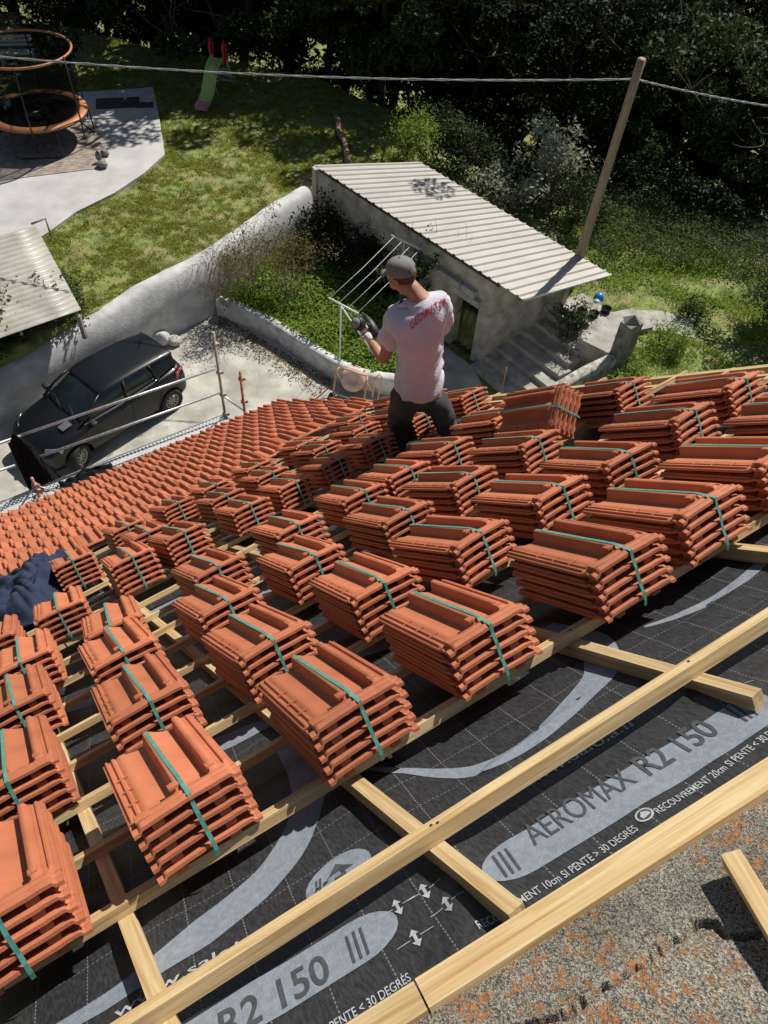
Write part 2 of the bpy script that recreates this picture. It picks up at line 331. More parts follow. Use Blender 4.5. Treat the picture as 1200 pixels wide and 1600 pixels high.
lay('lettering', text_bm('www.salola.fr', .80, 1.575, .40, .034, A10, .006), PRW, .002, .06)
lay('lettering', text_bm('www.salola.fr', -.30, 1.80, .42, .034, A10, .006), PRW, .002, .06)
lay('lettering', text_bm('www.salola.fr', .30, 4.02, .40, .034, R(-3), .006), PRW, .002, .06)
lay('icon_print', poly_bm([[(.930+.024*math.cos(R(k*20)), 1.253+.022*math.sin(R(k*20))) for k in range(18)]]), PRW, .002)
lay('icon_print', poly_bm([[(.930+.018*math.cos(R(k*20)), 1.253+.0165*math.sin(R(k*20))) for k in range(18)]]), mat('print_black', (.04, .041, .044), .8), .003)
lay('icon_print', poly_bm([[(.918, 1.243), (.942, 1.243), (.942, 1.254), (.930, 1.265), (.918, 1.254)]]), PRW, .004)
da = [(-.004, -.012), (.004, -.012), (.004, .012), (.011, .012), (0, .026), (-.011, .012), (-.004, .012), (-.004, -.012), (-.011, -.012), (0, -.026), (.011, -.012)]
def dbl_old(x, y): return [rotp(a_, b_, x, y) for a_, b_ in ((0, .026), (-.011, .011), (-.004, .011), (-.004, -.011), (-.011, -.011), (0, -.026), (.011, -.011), (.004, -.011), (.004, .011), (.011, .011))]
PP = []
for (x, y) in ((.343, 1.405), (.36, 1.515), (.432, 1.50), (.445, 1.415), (1.44, 1.35), (1.40, 1.47)):
    PP.append([rotp(a_, b_, x, y) for a_, b_ in ((0, .028), (-.012, .010), (.012, .010))]); PP.append([rotp(a_, b_, x, y) for a_, b_ in ((-.004, .0101), (-.004, -.0101), (.004, -.0101), (.004, .0101))]); PP.append([rotp(a_, b_, x, y) for a_, b_ in ((0, -.028), (.012, -.010), (-.012, -.010))])
    for k in (-1, 1): PP.append([rotp(a_+k*.03, b_, x, y) for a_, b_ in ((-.017, -.001), (.017, -.001), (.017, .0012), (-.017, .0012))])
for q_ in range(0, len(PP), 5): lay('arrow_print', poly_bm(PP[q_:q_+3]), PRW, .002); lay('dash_print', poly_bm([PP[q_+3]]), PRW, .0021); lay('dash_print', poly_bm([PP[q_+4]]), PRW, .0021)
# ---- counter battens (down the slope) and battens (across it)
def beam(name, p0, p1, wd, w0, w1, m, mw=RF, jit=.0, bev=.0015):
    """straight timber from p0 to p1 in roof coordinates; local x runs along it"""
    p0 = Vector((*p0, 0)); p1 = Vector((*p1, 0)); dd = p1-p0; ln = dd.length; a = math.atan2(dd.y, dd.x); ht = w1-w0
    nseg = max(2, int(ln/.25)); vs, fs = [], []
    for i in range(nseg+1):
        x = ln*(i/nseg-.5); b = 0.0015*nz(x, a*9, p0.y*3, 1.5)+jit*nz(x, p0.y, 3, .7)
        for y_, z_ in ((-1, -1), (1, -1), (1, 1), (-1, 1)): vs.append((x, y_*wd/2+b, z_*ht/2))
    for i in range(nseg):
        for k in range(4): k2 = (k+1) % 4; fs.append((i*4+k, (i+1)*4+k, (i+1)*4+k2, i*4+k2))
    fs.append((0, 1, 2, 3)); q = nseg*4; fs.append((q+3, q+2, q+1, q))
    me = bpy.data.meshes.new(name); bm_ = bmesh.new(); vv = [bm_.verts.new(v) for v in vs]; [bm_.faces.new([vv[i] for i in f]) for f in fs]
    bmesh.ops.bevel(bm_, geom=[e for e in bm_.edges if e.calc_face_angle(0) > 1.0], offset=bev, segments=1, affect='EDGES'); bmesh.ops.recalc_face_normals(bm_, faces=bm_.faces[:])
    bm_.to_mesh(me); bm_.free(); me.materials.append(m); o = bpy.data.objects.new(name, me); col.objects.link(o)
    mid = (p0+p1)/2; mid.z = (w0+w1)/2; o.matrix_world = mw @ Matrix.Translation(mid) @ Matrix.Rotation(a, 4, 'Z'); return o
cb = [((-.17, 1.12), (-.40, 8.0)), ((.525, 1.235), (.37, 8.0)), ((1.40, 1.265), (1.15, 8.0)), ((2.15, 1.45), (1.95, 8.0)), ((2.9, 1.35), (2.75, 8.0)), ((3.65, 1.3), (3.55, 8.0)), ((4.3, 1.3), (4.3, 8.0))]
ordn = ['first', 'second', 'third', 'fourth', 'fifth', 'sixth', 'seventh', 'eighth', 'ninth', 'tenth', 'eleventh', 'twelfth', 'thirteenth', 'fourteenth', 'fifteenth', 'sixteenth', 'seventeenth', 'eighteenth', 'nineteenth', 'twentieth']
for i, (a, b) in enumerate(cb):
    o = beam('counter_batten', a, b, .043, -.052, -.001, PINE)
    tag(o, ['pale counter batten running down the slope at the lower left, under the leftmost bundles', 'counter batten with its square cut end bare beside the big black lettering', 'counter batten whose cut end sticks out above the R2 150 lettering', 'fourth counter batten from the left, just right of the one ending over the lettering', 'fifth counter batten from the left, mostly hidden under bundles', 'sixth counter batten from the left, hidden under the right hand bundles', 'counter batten nearest the open right edge of the roof'][i], 'batten', 'counter battens running down the slope')
def bv(k, u): return 2.062+.366*k + min(.13, -.08+.019*k)*u
for k in range(18):
    u0, u1 = -1.25+.1*random.random(), 4.35+.28*random.random()
    if k == 0: seg = [(u0, u1)]
    else: seg = [(u0, .36+random.uniform(-.02, .02)), (.364, 2.0), (2.004, u1)] if k % 3 == 0 else [(u0, 1.2), (1.204, u1)]
    if bv(k, .5) > 8.1: break
    for j, (a, b) in enumerate(seg):
        ww = .0+random.uniform(0, .002)
        o = beam('batten', (a, bv(k, a)), (b, bv(k, b)), .040 if k == 0 else .031, 0.0, (.036 if k == 0 else .030)+random.uniform(-.001, .002), PINE, jit=.002)
        pos = '' if len(seg) == 1 else [', left hand length', ', middle length', ', right hand length'][j if len(seg) == 3 else j*2]
        tag(o, ('pale pine batten across the slope carrying the front row of bundles' if k == 0 else ordn[k] + ' pine batten up from the bare black membrane' + pos), 'batten', 'pine battens nailed across the slope')
tag(beam('batten', (-.9, 1.712), (2.9, 1.30), .038, .0, .042, PINE, jit=.004), 'long rough sawn pine batten crossing the bare membrane in front of all the bundles', 'batten', 'pine battens nailed across the slope')
tag(beam('edging_board', (-.9, bl(-.9)-.043), (.262, bl(.262)-.043), .078, -.048, .0, PINE), 'pale edging board, lower left length beside the concrete', 'board', 'edging boards along the concrete')
tag(beam('edging_board', (.266, bl(.266)-.043), (3.2, bl(3.2)-.043), .078, -.045, .003, PINE), 'pale edging board, long right hand length between membrane and lichened concrete', 'board', 'edging boards along the concrete')
for j, (u, v, z) in enumerate(((.530, 1.560, .042), (.546, 1.553, .042), (1.395, 1.466, .042), (.525, 2.022, .036), (1.385, 1.95, .036))):
    nl = MB(); nl.lathe([(.0045, z-.004), (.0045, z+.0012), (.0, z+.0012)], 8, Matrix.Translation((u, v, 0)))
    tag(nl.build('nail_head', DARKM, mw=RF), ['left of two dark nail heads where the long front batten crosses the timber', 'right of two dark nail heads where the long front batten crosses the timber', 'dark nail head in the front batten above the R2 150 lettering', 'dark nail head in the batten under the third front bundle', 'dark nail head in the bundle batten above the right counter batten'][j], 'nail')
# ---- lichened concrete with the crack
crack = [(.36, 1.06), (.438, 1.012), (.50, 1.003), (.548, .988), (.575, .985), (.605, .976), (.65, .975), (.699, .963), (.735, .962), (.76, .937), (.752, .905), (.77, .88), (.809, .848), (.86, .83), (.90, .80)]
def segd(x, y):
    best = 9
    for (x0, y0), (x1, y1) in zip(crack, crack[1:]):
        dx, dy = x1-x0, y1-y0; t = max(0, min(1, ((x-x0)*dx+(y-y0)*dy)/(dx*dx+dy*dy))); best = min(best, math.hypot(x-x0-t*dx, y-y0-t*dy))
    return best
def cfn(a, b):
    u = float(a); v = bl(u)-.060-.012*nz(u, 0, 0, 9)*2 - float(b)
    z = -.012 + .0016*nz(u, v, 0, 35) + .0016*nz(u, v, 2, 110) + .005*nz(u, v, 4, 6)
    q = segd(u, v+.018)+.004*nz(u, v, 9, 60); wd = .0062+.007*max(0, nz(u, v, 1, 14)+.2)
    if q < wd: z -= .16*min(1, (wd-q)/.003)
    return (u, v, z)
UU = np.concatenate([np.linspace(-.7, -.12, 50), np.linspace(-.1, 1.25, 520), np.linspace(1.27, 3.3, 130)]); VV = np.concatenate([np.linspace(1.45, .72, 60), np.linspace(.71, 0, 270)])
vs_, fs_ = grid(len(UU), len(VV), lambda a, b: cfn(UU[int(round(a*(len(UU)-1)))], VV[int(round(b*(len(VV)-1)))]))
cm = bpy.data.materials.new('lichened_concrete'); cm.use_nodes = True; nt = cm.node_tree; n_ = nt.nodes; L_ = nt.links; b_ = n_['Principled BSDF']; b_.inputs['Roughness'].default_value = .95
tc = n_.new('ShaderNodeTexCoord')
def tn(s, d=4, r=.5, ty='ShaderNodeTexNoise'):
    k = n_.new(ty); k.inputs['Scale'].default_value = s
    if ty == 'ShaderNodeTexNoise': k.inputs['Detail'].default_value = d; k.inputs['Roughness'].default_value = r
    L_.new(tc.outputs['Object'], k.inputs['Vector']); return k
def rmp(src, p0, c0, p1, c1):
    k = n_.new('ShaderNodeValToRGB'); e = k.color_ramp.elements; e[0].position = p0; e[1].position = p1; e[0].color = (*c0, 1); e[1].color = (*c1, 1); L_.new(src, k.inputs[0]); return k.outputs[0]
gv = tn(330, ty='ShaderNodeTexVoronoi'); g1 = rmp(gv.outputs['Color'], .22, (.07, .065, .055), .85, (.46, .43, .37))
g2 = rmp(tn(5, 6).outputs['Fac'], .35, (.55, .53, .48), .7, (.98, .96, .90)); mu = n_.new('ShaderNodeMixRGB'); mu.blend_type = 'MULTIPLY'; mu.inputs[0].default_value = 1; L_.new(g1, mu.inputs[1]); L_.new(g2, mu.inputs[2])
l1 = rmp(tn(36, 10, .75).outputs['Fac'], .525, (0, 0, 0), .565, (1, 1, 1)); l2 = rmp(tn(3.2, 3).outputs['Fac'], .36, (0, 0, 0), .46, (1, 1, 1)); l3 = rmp(tn(170, 2).outputs['Fac'], .38, (.25, .25, .25), .55, (1, 1, 1))
ml = n_.new('ShaderNodeMixRGB'); ml.blend_type = 'MULTIPLY'; ml.inputs[0].default_value = 1; L_.new(l1, ml.inputs[1]); L_.new(l2, ml.inputs[2])
ml2 = n_.new('ShaderNodeMixRGB'); ml2.blend_type = 'MULTIPLY'; ml2.inputs[0].default_value = 1; L_.new(ml.outputs[0], ml2.inputs[1]); L_.new(l3, ml2.inputs[2])
lc = rmp(tn(60, 2).outputs['Fac'], .4, (.26, .095, .022), .65, (.42, .165, .038)); mz = n_.new('ShaderNodeMixRGB'); L_.new(ml2.outputs[0], mz.inputs[0]); L_.new(mu.outputs[0], mz.inputs[1]); L_.new(lc, mz.inputs[2]); L_.new(mz.outputs[0], b_.inputs['Base Color'])
bp = n_.new('ShaderNodeBump'); bp.inputs['Strength'].default_value = .6; bp.inputs['Distance'].default_value = .003; L_.new(gv.outputs['Distance'], bp.inputs['Height']); L_.new(bp.outputs[0], b_.inputs['Normal'])
tag(mesh_obj('concrete_coping', vs_, fs_, cm, mw=RF, smooth=True), 'rough grey concrete top with orange lichen and a long dark crack, lower right', 'wall')
oa, ob = onroof(1143, 1340, .03), onroof(1262, 1530, .03); ol = math.hypot(ob[0]-oa[0], ob[1]-oa[1])
sx0 = MB(); sx0.box((0, 0, 0), (ol, .040, .030), bev=.0015)
tag(sx0.build('wood_offcut', PINE, mw=RF @ Matrix.Translation(((oa[0]+ob[0])/2, (oa[1]+ob[1])/2, .022)) @ Matrix.Rotation(math.atan2(ob[1]-oa[1], ob[0]-oa[0]), 4, 'Z') @ Matrix.Rotation(R(4), 4, 'Y')), 'short pale wood offcut lying on the lichened concrete', 'offcut')
# ---------------------------------------------------------------- the clay tile
TW, TL = .2947, .4935
XS = [0, .006, .010, .016, .019, .025, .029, .036, .040, .047, .055, .066, .078, .092, .106, .118, .126, .1305, .134, .137, .141, .147, .155, .163, .172, .184, .197, .209, .219, .2245, .228, .231, .236, .242, .248, .253, .257, .262, .265, .270, .273, .279, .283, .288, .2947]
ZS = [.012, .014, .021, .021, .014, .014, .021, .021, .014, .017, .0195, .016, .011, .007, .005, .005, .008, .020, .036, .042, .0445, .0445, .0425, .037, .030, .0225, .0155, .010, .007, .010, .032, .040, .043, .043, .041, .034, .027, .027, .021, .021, .027, .027, .020, .020, .008]
def tz(x):
    z = float(np.interp(x, XS, ZS)); t = min(1, max(0, (x-.055)/.02))*min(1, max(0, (.262-x)/.012)); return z + t*((z-.020)*.04)
YS = [-TL/2, -TL/2+.006, -TL/2+.014, -TL/2+.020, -TL/2+.030, -TL/2+.036, -TL/2+.046, -TL/2+.054, -TL/2+.062, -TL/2+.075, -TL/2+.09, -TL/2+.12, -.1, -.05, 0, .05, .1, .16, TL/2-.02, TL/2]
def tile_mesh():
    nx, ny = len(XS), len(YS); vs, fs = [], []
    xs2 = []
    for j, y in enumerate(YS):
        s = (y+TL/2)
        for i, x in enumerate(XS):
            z = tz(x); head = .0285 + .002*math.sin(x/TW*math.pi*2-1.2) - .012*sstep(.268, .276, x) - .011*(1-sstep(.016, .022, x))
            t = sstep(0, 1, (.080-s)/.022)*.97; z = z*(1-t)+head*t
            if s < .068:
                if .010 < s < .022 or .033 < s < .050: z += .0045
                if s < .004: z -= .002
            if .0 < x < .045 and s > .09:
                if any(abs(s-q) < .03 for q in ()): z += .004
            vs.append(((x-TW/2)*1.075, y*1.035, z))
    b = len(vs)
    for j, y in enumerate(YS):
        for i, x in enumerate(XS): v = vs[j*nx+i]; vs.append((v[0], v[1], v[2]-.0105))
    for j in range(ny-1):
        for i in range(nx-1):
            a = j*nx+i; fs.append((a, a+1, a+nx+1, a+nx)); fs.append((b+a, b+a+nx, b+a+nx+1, b+a+1))
    for j in range(ny-1): a = j*nx; fs.append((a, a+nx, b+a+nx, b+a)); a += nx-1; fs.append((a, b+a, b+a+nx, a+nx))
    for i in range(nx-1): fs.append((i, b+i, b+i+1, i+1)); a = (ny-1)*nx+i; fs.append((a, a+1, b+a+1, b+a))
    m = MB(); m.add(vs, fs)
    # small cross lugs on the side ribs, hooks under the head, dam by the corner
    for s in (.15, .24, .33): m.box((-TW/2+.026, -TL/2+s, .0205), (.034, .004, .004))
    for x in (-.09, .075): m.box((x, -TL/2+.012, .002), (.035, .016, .022), bev=.003)
    m.box((-.012, -TL/2+.075, .0395), (.034, .030, .012), bev=.003); m.box((.098, -TL/2+.078, .036), (.026, .028, .010), bev=.003)
    m.box((-TW/2+.03, -TL/2+.028, .0325), (.045, .036, .009), bev=.0025)
    me = bpy.data.meshes.new('roof_tile'); me.from_pydata(m.v, [], m.f); me.update(); me.materials.append(CLAY)
    bm_ = bmesh.new(); bm_.from_mesh(me); bmesh.ops.recalc_face_normals(bm_, faces=bm_.faces[:])
    for f in bm_.faces: f.smooth = True
    for e in bm_.edges:
        if len(e.link_faces) == 2 and e.calc_face_angle(0) > R(38): e.smooth = False
    bm_.to_mesh(me); bm_.free(); return me
TILE = tile_mesh()
def strap_mesh(n, pitch):
    top = .0475+pitch*(n-1); hx = .006; y0, y1 = -TL/2*1.035-.003, TL/2*1.035+.003; zb = -.014; zh = .034+pitch*(n-1)
    path = [(y0+.004, zb), (y0-.002, zb+.02)] + [(y0-.002-.003*math.sin(i*2.1), zb+.02+(zh-zb-.02)*i/6) for i in range(1, 7)] + [(y0+.08, top), (y0+.16, top+.0005), (0, top), (y1-.05, top), (y1, top-.003), (y1+.002, zh-.03), (y1-.002, zb)]
    vs = []; fs = []
    for k, (y, z) in enumerate(path):
        for x in (-hx, hx): vs.append((x+.001*math.sin(k), y, z)); 
    for k in range(len(path)-1): a = 2*k; fs.append((a, a+1, a+3, a+2))
    q = len(vs)
    for k, (y, z) in enumerate(path):
        ny_, nz_ = (0, -.0012) if 7 < k < 13 else ((.0012, 0) if k <= 7 else (-.0012, 0))
        for x in (-hx, hx): vs.append((x+.001*math.sin(k), y+ny_, z+nz_))
    for k in range(len(path)-1): a = q+2*k; fs.append((a, a+2, a+3, a+1)); fs.append((2*k, 2*k+2, q+2*k+2, q+2*k)); fs.append((2*k+1, q+2*k+1, q+2*k+3, 2*k+3))
    me = bpy.data.meshes.new('strap'); me.from_pydata(vs, [], fs); me.update(); me.materials.append(STRAP); return me
PITCHT = .0405; STR = {n: strap_mesh(n, PITCHT) for n in (4, 5, 6)}
bundles = []
def sstep_(a): return a
def bundle(u, v, th, n=5, label='', base=.044, mw=None, group='strapped bundles of clay tiles on the battens'):
    M = (RF if mw is None else mw) @ Matrix.Translation((u, v, base)) @ Matrix.Rotation(R(th), 4, 'Z')
    r = empty('tile_bundle', mw=M); r.rotation_mode = 'XYZ'; tag(r, label, 'tile bundle', group)
    dx = 0; dy = 0; ax = random.uniform(-.0015, .0015); ay = random.uniform(-.003, .001)
    for k in range(n):
        o = bpy.data.objects.new('roof_tile', TILE); col.objects.link(o); o.parent = r
        dx += ax+random.uniform(-.002, .002); dy += ay+random.uniform(-.002, .002)
        o.location = (dx, dy, PITCHT*k); o.rotation_euler = (random.uniform(-.004, .004), random.uniform(-.004, .004), random.uniform(-.007, .007))
    s = bpy.data.objects.new('strap', STR[n]); col.objects.link(s); s.parent = r; s.location = (dx*.8+random.uniform(-.008, .008), dy*.5, 0); s.rotation_euler = (0, 0, random.uniform(-.03, .03))
    bundles.append(r); return r
ROWS = [
 ('front row by the bare membrane', [(-.44, 2.26, 1, 5), (.07, 2.27, .4, 5), (.59, 2.2, -1.4, 5), (1.08, 2.17, -2.4, 5), (1.63, 2.08, -3.4, 5), (2.04, 2.07, -1.7, 5), (2.5, 2.08, -2, 5), (3.0, 2.12, 0, 5)]),
 ('second row', [(-.38, 3.03, 1, 5), (.12, 3.04, -.3, 5), (.61, 2.97, 2.5, 5), (1.12, 2.92, -2.8, 5), (1.57, 2.89, 5.2, 5), (2.05, 2.88, .9, 5), (2.47, 2.84, -3.5, 5), (2.98, 2.9, 3, 5), (3.45, 2.93, 2.9, 5)]),
 ('third row', [(-.33, 3.8, 0, 5), (.16, 3.76, 0, 5), (.66, 3.71, 2.1, 5), (1.14, 3.71, -.6, 5), (1.68, 3.66, -.3, 5), (2.13, 3.7, 4.7, 5), (2.65, 3.73, 4.9, 5), (3.60, 3.86, 2.4, 5)]),
 ('fourth row', [(-.26, 4.44, -2, 5), (.22, 4.44, -4.8, 4), (.82, 4.4, 2.3, 5), (1.37, 4.44, 0, 5), (1.85, 4.45, -1.9, 5), (2.2, 4.46, -2.4, 5), (2.6, 4.54, 3.2, 5), (3.15, 4.62, 6.6, 5), (3.60, 4.62, 7.3, 5)]),
 ('fifth row', [(-.41, 5.24, -3, 5), (.01, 5.21, -2.5, 5), (.54, 5.53, .1, 6), (.92, 5.56, 5, 6), (1.46, 5.65, 1, 5), (1.88, 5.72, .8, 5), (2.31, 5.81, 3.1, 5), (2.75, 5.91, 2, 5), (3.32, 6.0, 3, 5), (3.85, 6.0, 4, 5)]),
 ('sixth row', [(.25, 6.46, 0, 6), (.84, 6.43, 1.1, 5), (1.53, 6.48, 3.9, 5), (2.0, 6.55, 1.9, 5), (2.61, 6.69, 4.1, 5), (3.10, 6.77, 3, 5), (3.55, 6.80, 3, 5), (4.0, 6.86, 5, 5)]),
 ('seventh row beside laid tiles', [(.79, 7.19, 2, 5), (1.27, 7.19, 3.7, 5), (1.68, 7.26, 2.6, 5), (2.17, 7.31, 2.6, 5), (2.73, 7.37, 4.9, 5), (3.41, 7.50, 3, 5), (3.98, 7.62, 3, 5)])]
for rn, lst in ROWS:
    for i, (u, v, th, n) in enumerate(lst):
        num = {4: 'four', 5: 'five', 6: 'six'}[n]
        bundle(u, v, th, n, 'strapped bundle of %s tiles, %s from left in the %s' % (num, ordn[i], rn))
bundle(0, 0, 0, 5, 'terracotta bundle tipped on its side, leaning between upright bundles near the right edge', mw=RF @ Matrix.Translation((3.17, 4.0, .13)) @ Matrix.Rotation(R(8), 4, 'Z') @ Matrix.Rotation(R(-48), 4, 'Y') @ Matrix.Translation((.05, 0, -.05)))
# ---------------------------------------------------------------- laid tiles
CV, CS = .262, .342; NT = 0
M2 = RF2.copy()
for k in range(-1, 12):
    for c in range(-4, 24):
        u = -.48 + CV*c + (CV/2 if k % 2 else 0); s = .02+CS*k
        if u < -.95 or u > 4.42: continue
        if k == -1 and not (.85 < u < 2.05): continue
        if k == 0 and u > 2.5: continue
        if k == 1 and u > 2.9: continue
        o = bpy.data.objects.new('laid_roof_tile', TILE); col.objects.link(o)
        lift = .062+random.uniform(-.001, .0015)
        o.matrix_world = RF2 @ Matrix.Translation((u, s+TL/2-.06, lift)) @ Matrix.Rotation(R(5.6+random.uniform(-.25, .25)), 4, 'X') @ Matrix.Rotation(random.uniform(-.005, .005), 4, 'Z')
        tag(o, 'terracotta interlocking tile laid in the finished staggered field above the gutter', 'roof tile', 'tiles laid in the finished field'); NT += 1
print('laid tiles', NT, 'bundles', len(bundles))
# ---- gutter
def gutter():
    def g(a, b):
        t = R(200*b-190); u = -1.6+a*5.85; s = 4.50-.075*(u+.15); return (u, s+.055*math.cos(t)+.05, -.03+.055*math.sin(t))
    vs, fs = grid(2, 12, g); m = MB(); m.add(vs, fs, True); vs, fs = grid(2, 12, lambda a, b: tuple(Vector(g(a, b))+Vector((0, 0, 0)) - Vector((0, .004*math.cos(R(200*b-190)), .004*math.sin(R(200*b-190)))))); m.add(vs, [f[::-1] for f in fs], True)
    e1 = [(-1.6, 4.5+.109+.115, -.03), (4.25, 4.5-.33+.115, -.03)]
    m.tube(e1, .009, 6); m.tube([(-1.6, 4.5+.109-.01, .0), (4.25, 4.5-.33-.01, .0)], .006, 6)
    return m
tag(gutter().build('gutter', mat('zinc', (.42, .43, .44), .35, .15, 8, metal=.7), mw=RF2), 'grey metal gutter along the lower edge of the tiled roof', 'gutter')
tag(beam('verge_rafter', (4.40, 1.2), (4.40, 8.0), .06, -.06, .03, PINE), 'pale timber along the open right edge of the roof', 'rafter')
# ================================================================ GROUND, GARDEN, WALLS
def P2(v): return (v.x, v.y)
ASPH = mat('driveway_concrete', (.44, .42, .36), .92, .20, 1.6, .6, 22, dirt=((.30, .285, .24), .9, .5, .14), detail=12)
EARTH = mat('earth', (.075, .062, .04), .95, .4, 3, .8, 20, dirt=((.05, .07, .02), 1.4, .45, .2))
GRASSB = mat('grass_base', (.16, .20, .05), .95, .40, 3.2, .9, 30, dirt=((.27, .22, .10), 1.6, .50, .15), detail=10)
# -- terrain heights: 0 on the drive, 1.5 in the garden behind the wall, 1 to the right of the shed
wallL = [(-11.6, 9.4), (-9.5, 12.7), (-8.55, 13.75), (-7.35, 15.2), (-6.35, 16.55), (-5.35, 17.75), (-4.55, 19.1), (-3.75, 20.6), (-2.95, 21.9)]
def interp_wall(y):
    for (x0, y0), (x1, y1) in zip(wallL, wallL[1:]):
        if y <= y1: return x0+(x1-x0)*(y-y0)/(y1-y0)
    return wallL[-1][0]
SH = [Vector((2.25, 16.45)), Vector((4.5, 18.05)), Vector((-.68, 23.2)), Vector((-2.93, 21.6))]
def sstep(a, b, x): t = max(0, min(1, (x-a)/(b-a))); return t*t*(3-2*t)
def edge_y(x):      # where the lawn ends and the ground drops away under the trees
    pts = [(-30, 37.0), (-15.8, 34.2), (-11.4, 32.2), (-8.8, 31.6), (-3.8, 30.4), (-2.0, 28.9), (1.1, 26.3), (3, 25.2), (6, 24.8), (9, 24.2), (14, 22.5), (30, 20)]
    xs = [p_[0] for p_ in pts]; ys = [p_[1] for p_ in pts]; return float(np.interp(x, xs, ys))
def terr(x, y):
    g = 1.5 + .05*nz(x, y, 0, .35)
    # right hand plateau
    t = sstep(-2.2, 1.5, x + (23-y)*.25); g = g*(1-t) + (1.0+.10*nz(x, y, 1, .5))*t
    # drop to the yard in front of garden wall / shed
    if y < 23.5:
        xw = interp_wall(y)-.32
        k = 0
        if x > xw and y < 21.9: k = 1
        if x > -3.2:
            # line along shed front: below it is the yard
            dline = (Vector((x, y))-SH[0]).dot(Vector((.705, .709)))
            if x < 2.25+.2 and dline > .3: k = 0
            if x >= 2.3:
                # steps climb along the end wall, terrain reaches 1 m beyond x ~ 5
                q = (Vector((x, y))-SH[0]).dot(Vector((.80, .60))); k = 1-sstep(2.6, 2.9, q)
                if (Vector((x, y))-Vector((2.84, 13.3))).dot(Vector((.62, -.78))) > .15 and q > .5: k = 0
        g = g*(1-k) - .03*k
    if y > edge_y(x): g -= min(7.0, (y-edge_y(x))*.75)
    return g
xs_ = np.concatenate([np.linspace(-60, -14, 18), np.linspace(-13.6, 13, 190), np.linspace(14, 60, 18)]); ys_ = np.concatenate([np.linspace(-30, 6, 14), np.linspace(7, 36, 200), np.linspace(38, 90, 22)])
vs = [(x, y, terr(x, y)) for y in ys_ for x in xs_]; nx = len(xs_)
fs = [(j*nx+i, j*nx+i+1, (j+1)*nx+i+1, (j+1)*nx+i) for j in range(len(ys_)-1) for i in range(nx-1)]
tag(mesh_obj('ground', vs, fs, GRASSB, smooth=True), kind='structure')
m = MB(); drv = [(-14, -6), (14, -6), (6.5, 12.6), (2.9, 13.6), (2.1, 16.3), (-2.9, 21.5), (-3.2, 21.4)] + [(x+.1, y) for x, y in reversed(wallL)]
bm_ = bmesh.new(); bm_.faces.new([bm_.verts.new((x, y, .004)) for x, y in drv]); bmesh.ops.triangulate(bm_, faces=bm_.faces[:]); me = bpy.data.meshes.new('driveway'); bm_.to_mesh(me); bm_.free(); me.materials.append(ASPH)
o = bpy.data.objects.new('driveway', me); col.objects.link(o); tag(o, kind='structure')
m = MB(); beds = [(-5.3, 17.9), (-3.6, 17.05), (-1.6, 15.55), (-.6, 15.1), (.9, 15.6), (.3, 17.8), (-3.1, 21.3), (-3.9, 20.2)]
def bedf(a, b):
    x = -5.4+a*6.4; y = 15.0+b*6.6; return (x, y, .34+.14*nz(x, y, 0, 1.1))
bm_ = bmesh.new()
for i in range(28):
    for j in range(28):
        pass
def inpoly(x, y, P_):
    c = False; n = len(P_)
    for i in range(n):
        x0, y0 = P_[i]; x1, y1 = P_[(i+1) % n]
        if (y0 > y) != (y1 > y) and x < (x1-x0)*(y-y0)/(y1-y0)+x0: c = not c
    return c
vs, fs = grid(60, 60, bedf); keep = [f for f in fs if inpoly(vs[f[0]][0]+.05, vs[f[0]][1]+.05, beds)]
bm_.free(); tag(mesh_obj('planting_bed', vs, keep, EARTH, smooth=True), kind='structure')
# -- rounded render wall between drive and garden
def sweep(name, path, prof_fn, m, n=12, lift=None):
    vs, fs = [], []; K = len(path)
    for i in range(K):
        a = Vector(path[max(i-1, 0)][:2]); b = Vector(path[min(i+1, K-1)][:2]); t = (b-a).normalized(); nrm = Vector((-t.y, t.x))
        pr_ = prof_fn(i/(K-1), i)
        for (o_, z_) in pr_: p_ = Vector(path[i][:2]) + nrm*o_; vs.append((p_.x, p_.y, z_))
    q = len(pr_)
    for i in range(K-1):
        for k in range(q-1): a = i*q+k; fs.append((a, a+1, a+q+1, a+q))
    fs.append(tuple(range(q))); fs.append(tuple((K-1)*q+k for k in range(q))[::-1])
    me = mesh_obj(name, vs, fs, m, smooth=True); return me
def catmull(pts, k=8):
    out = []; n = len(pts)
    for i in range(n-1):
        p0, p1, p2, p3 = [Vector(pts[max(0, min(n-1, j))]) for j in (i-1, i, i+1, i+2)]
        for j in range(k): t = j/k; out.append(.5*((2*p1)+(p2-p0)*t+(2*p0-5*p1+4*p2-p3)*t*t+(3*p1-p0-3*p2+p3)*t**3))
    out.append(Vector(pts[-1])); return out
WP = catmull([(x, y, 0) for x, y in wallL], 12)
def wprof(t, i):
    h = float(np.interp(WP[i].y, [9, 12.7, 13.9, 15.0, 16.6, 18.5, 21, 22], [1.05, 1.12, 1.2, 1.42, 1.62, 1.66, 1.72, 1.7])) + .02*nz(WP[i].x, WP[i].y, 3, 1.4); th = .52+.05*nz(WP[i].x, WP[i].y, 0, 1.2)
    bt = .10
    pr_ = [(-.02-bt+.012*nz(WP[i].y, k*.3, 0, 2), z) for k, z in enumerate((-.1, h*.3, h*.6))] + [(-.02, h*.86)]
    for k in range(7): a = R(180-30*k); pr_.append((th/2+.0+(th/2)*math.cos(a), h*.88+.2*math.sin(a)+.008*nz(WP[i].y, k, 0, 5)))
    pr_ += [(th, h*.8), (th+.02, .0)]; return pr_
tag(sweep('garden_wall', WP, wprof, RENDERM), 'tall curving pale rendered wall with rounded top between driveway and lawn', 'wall')
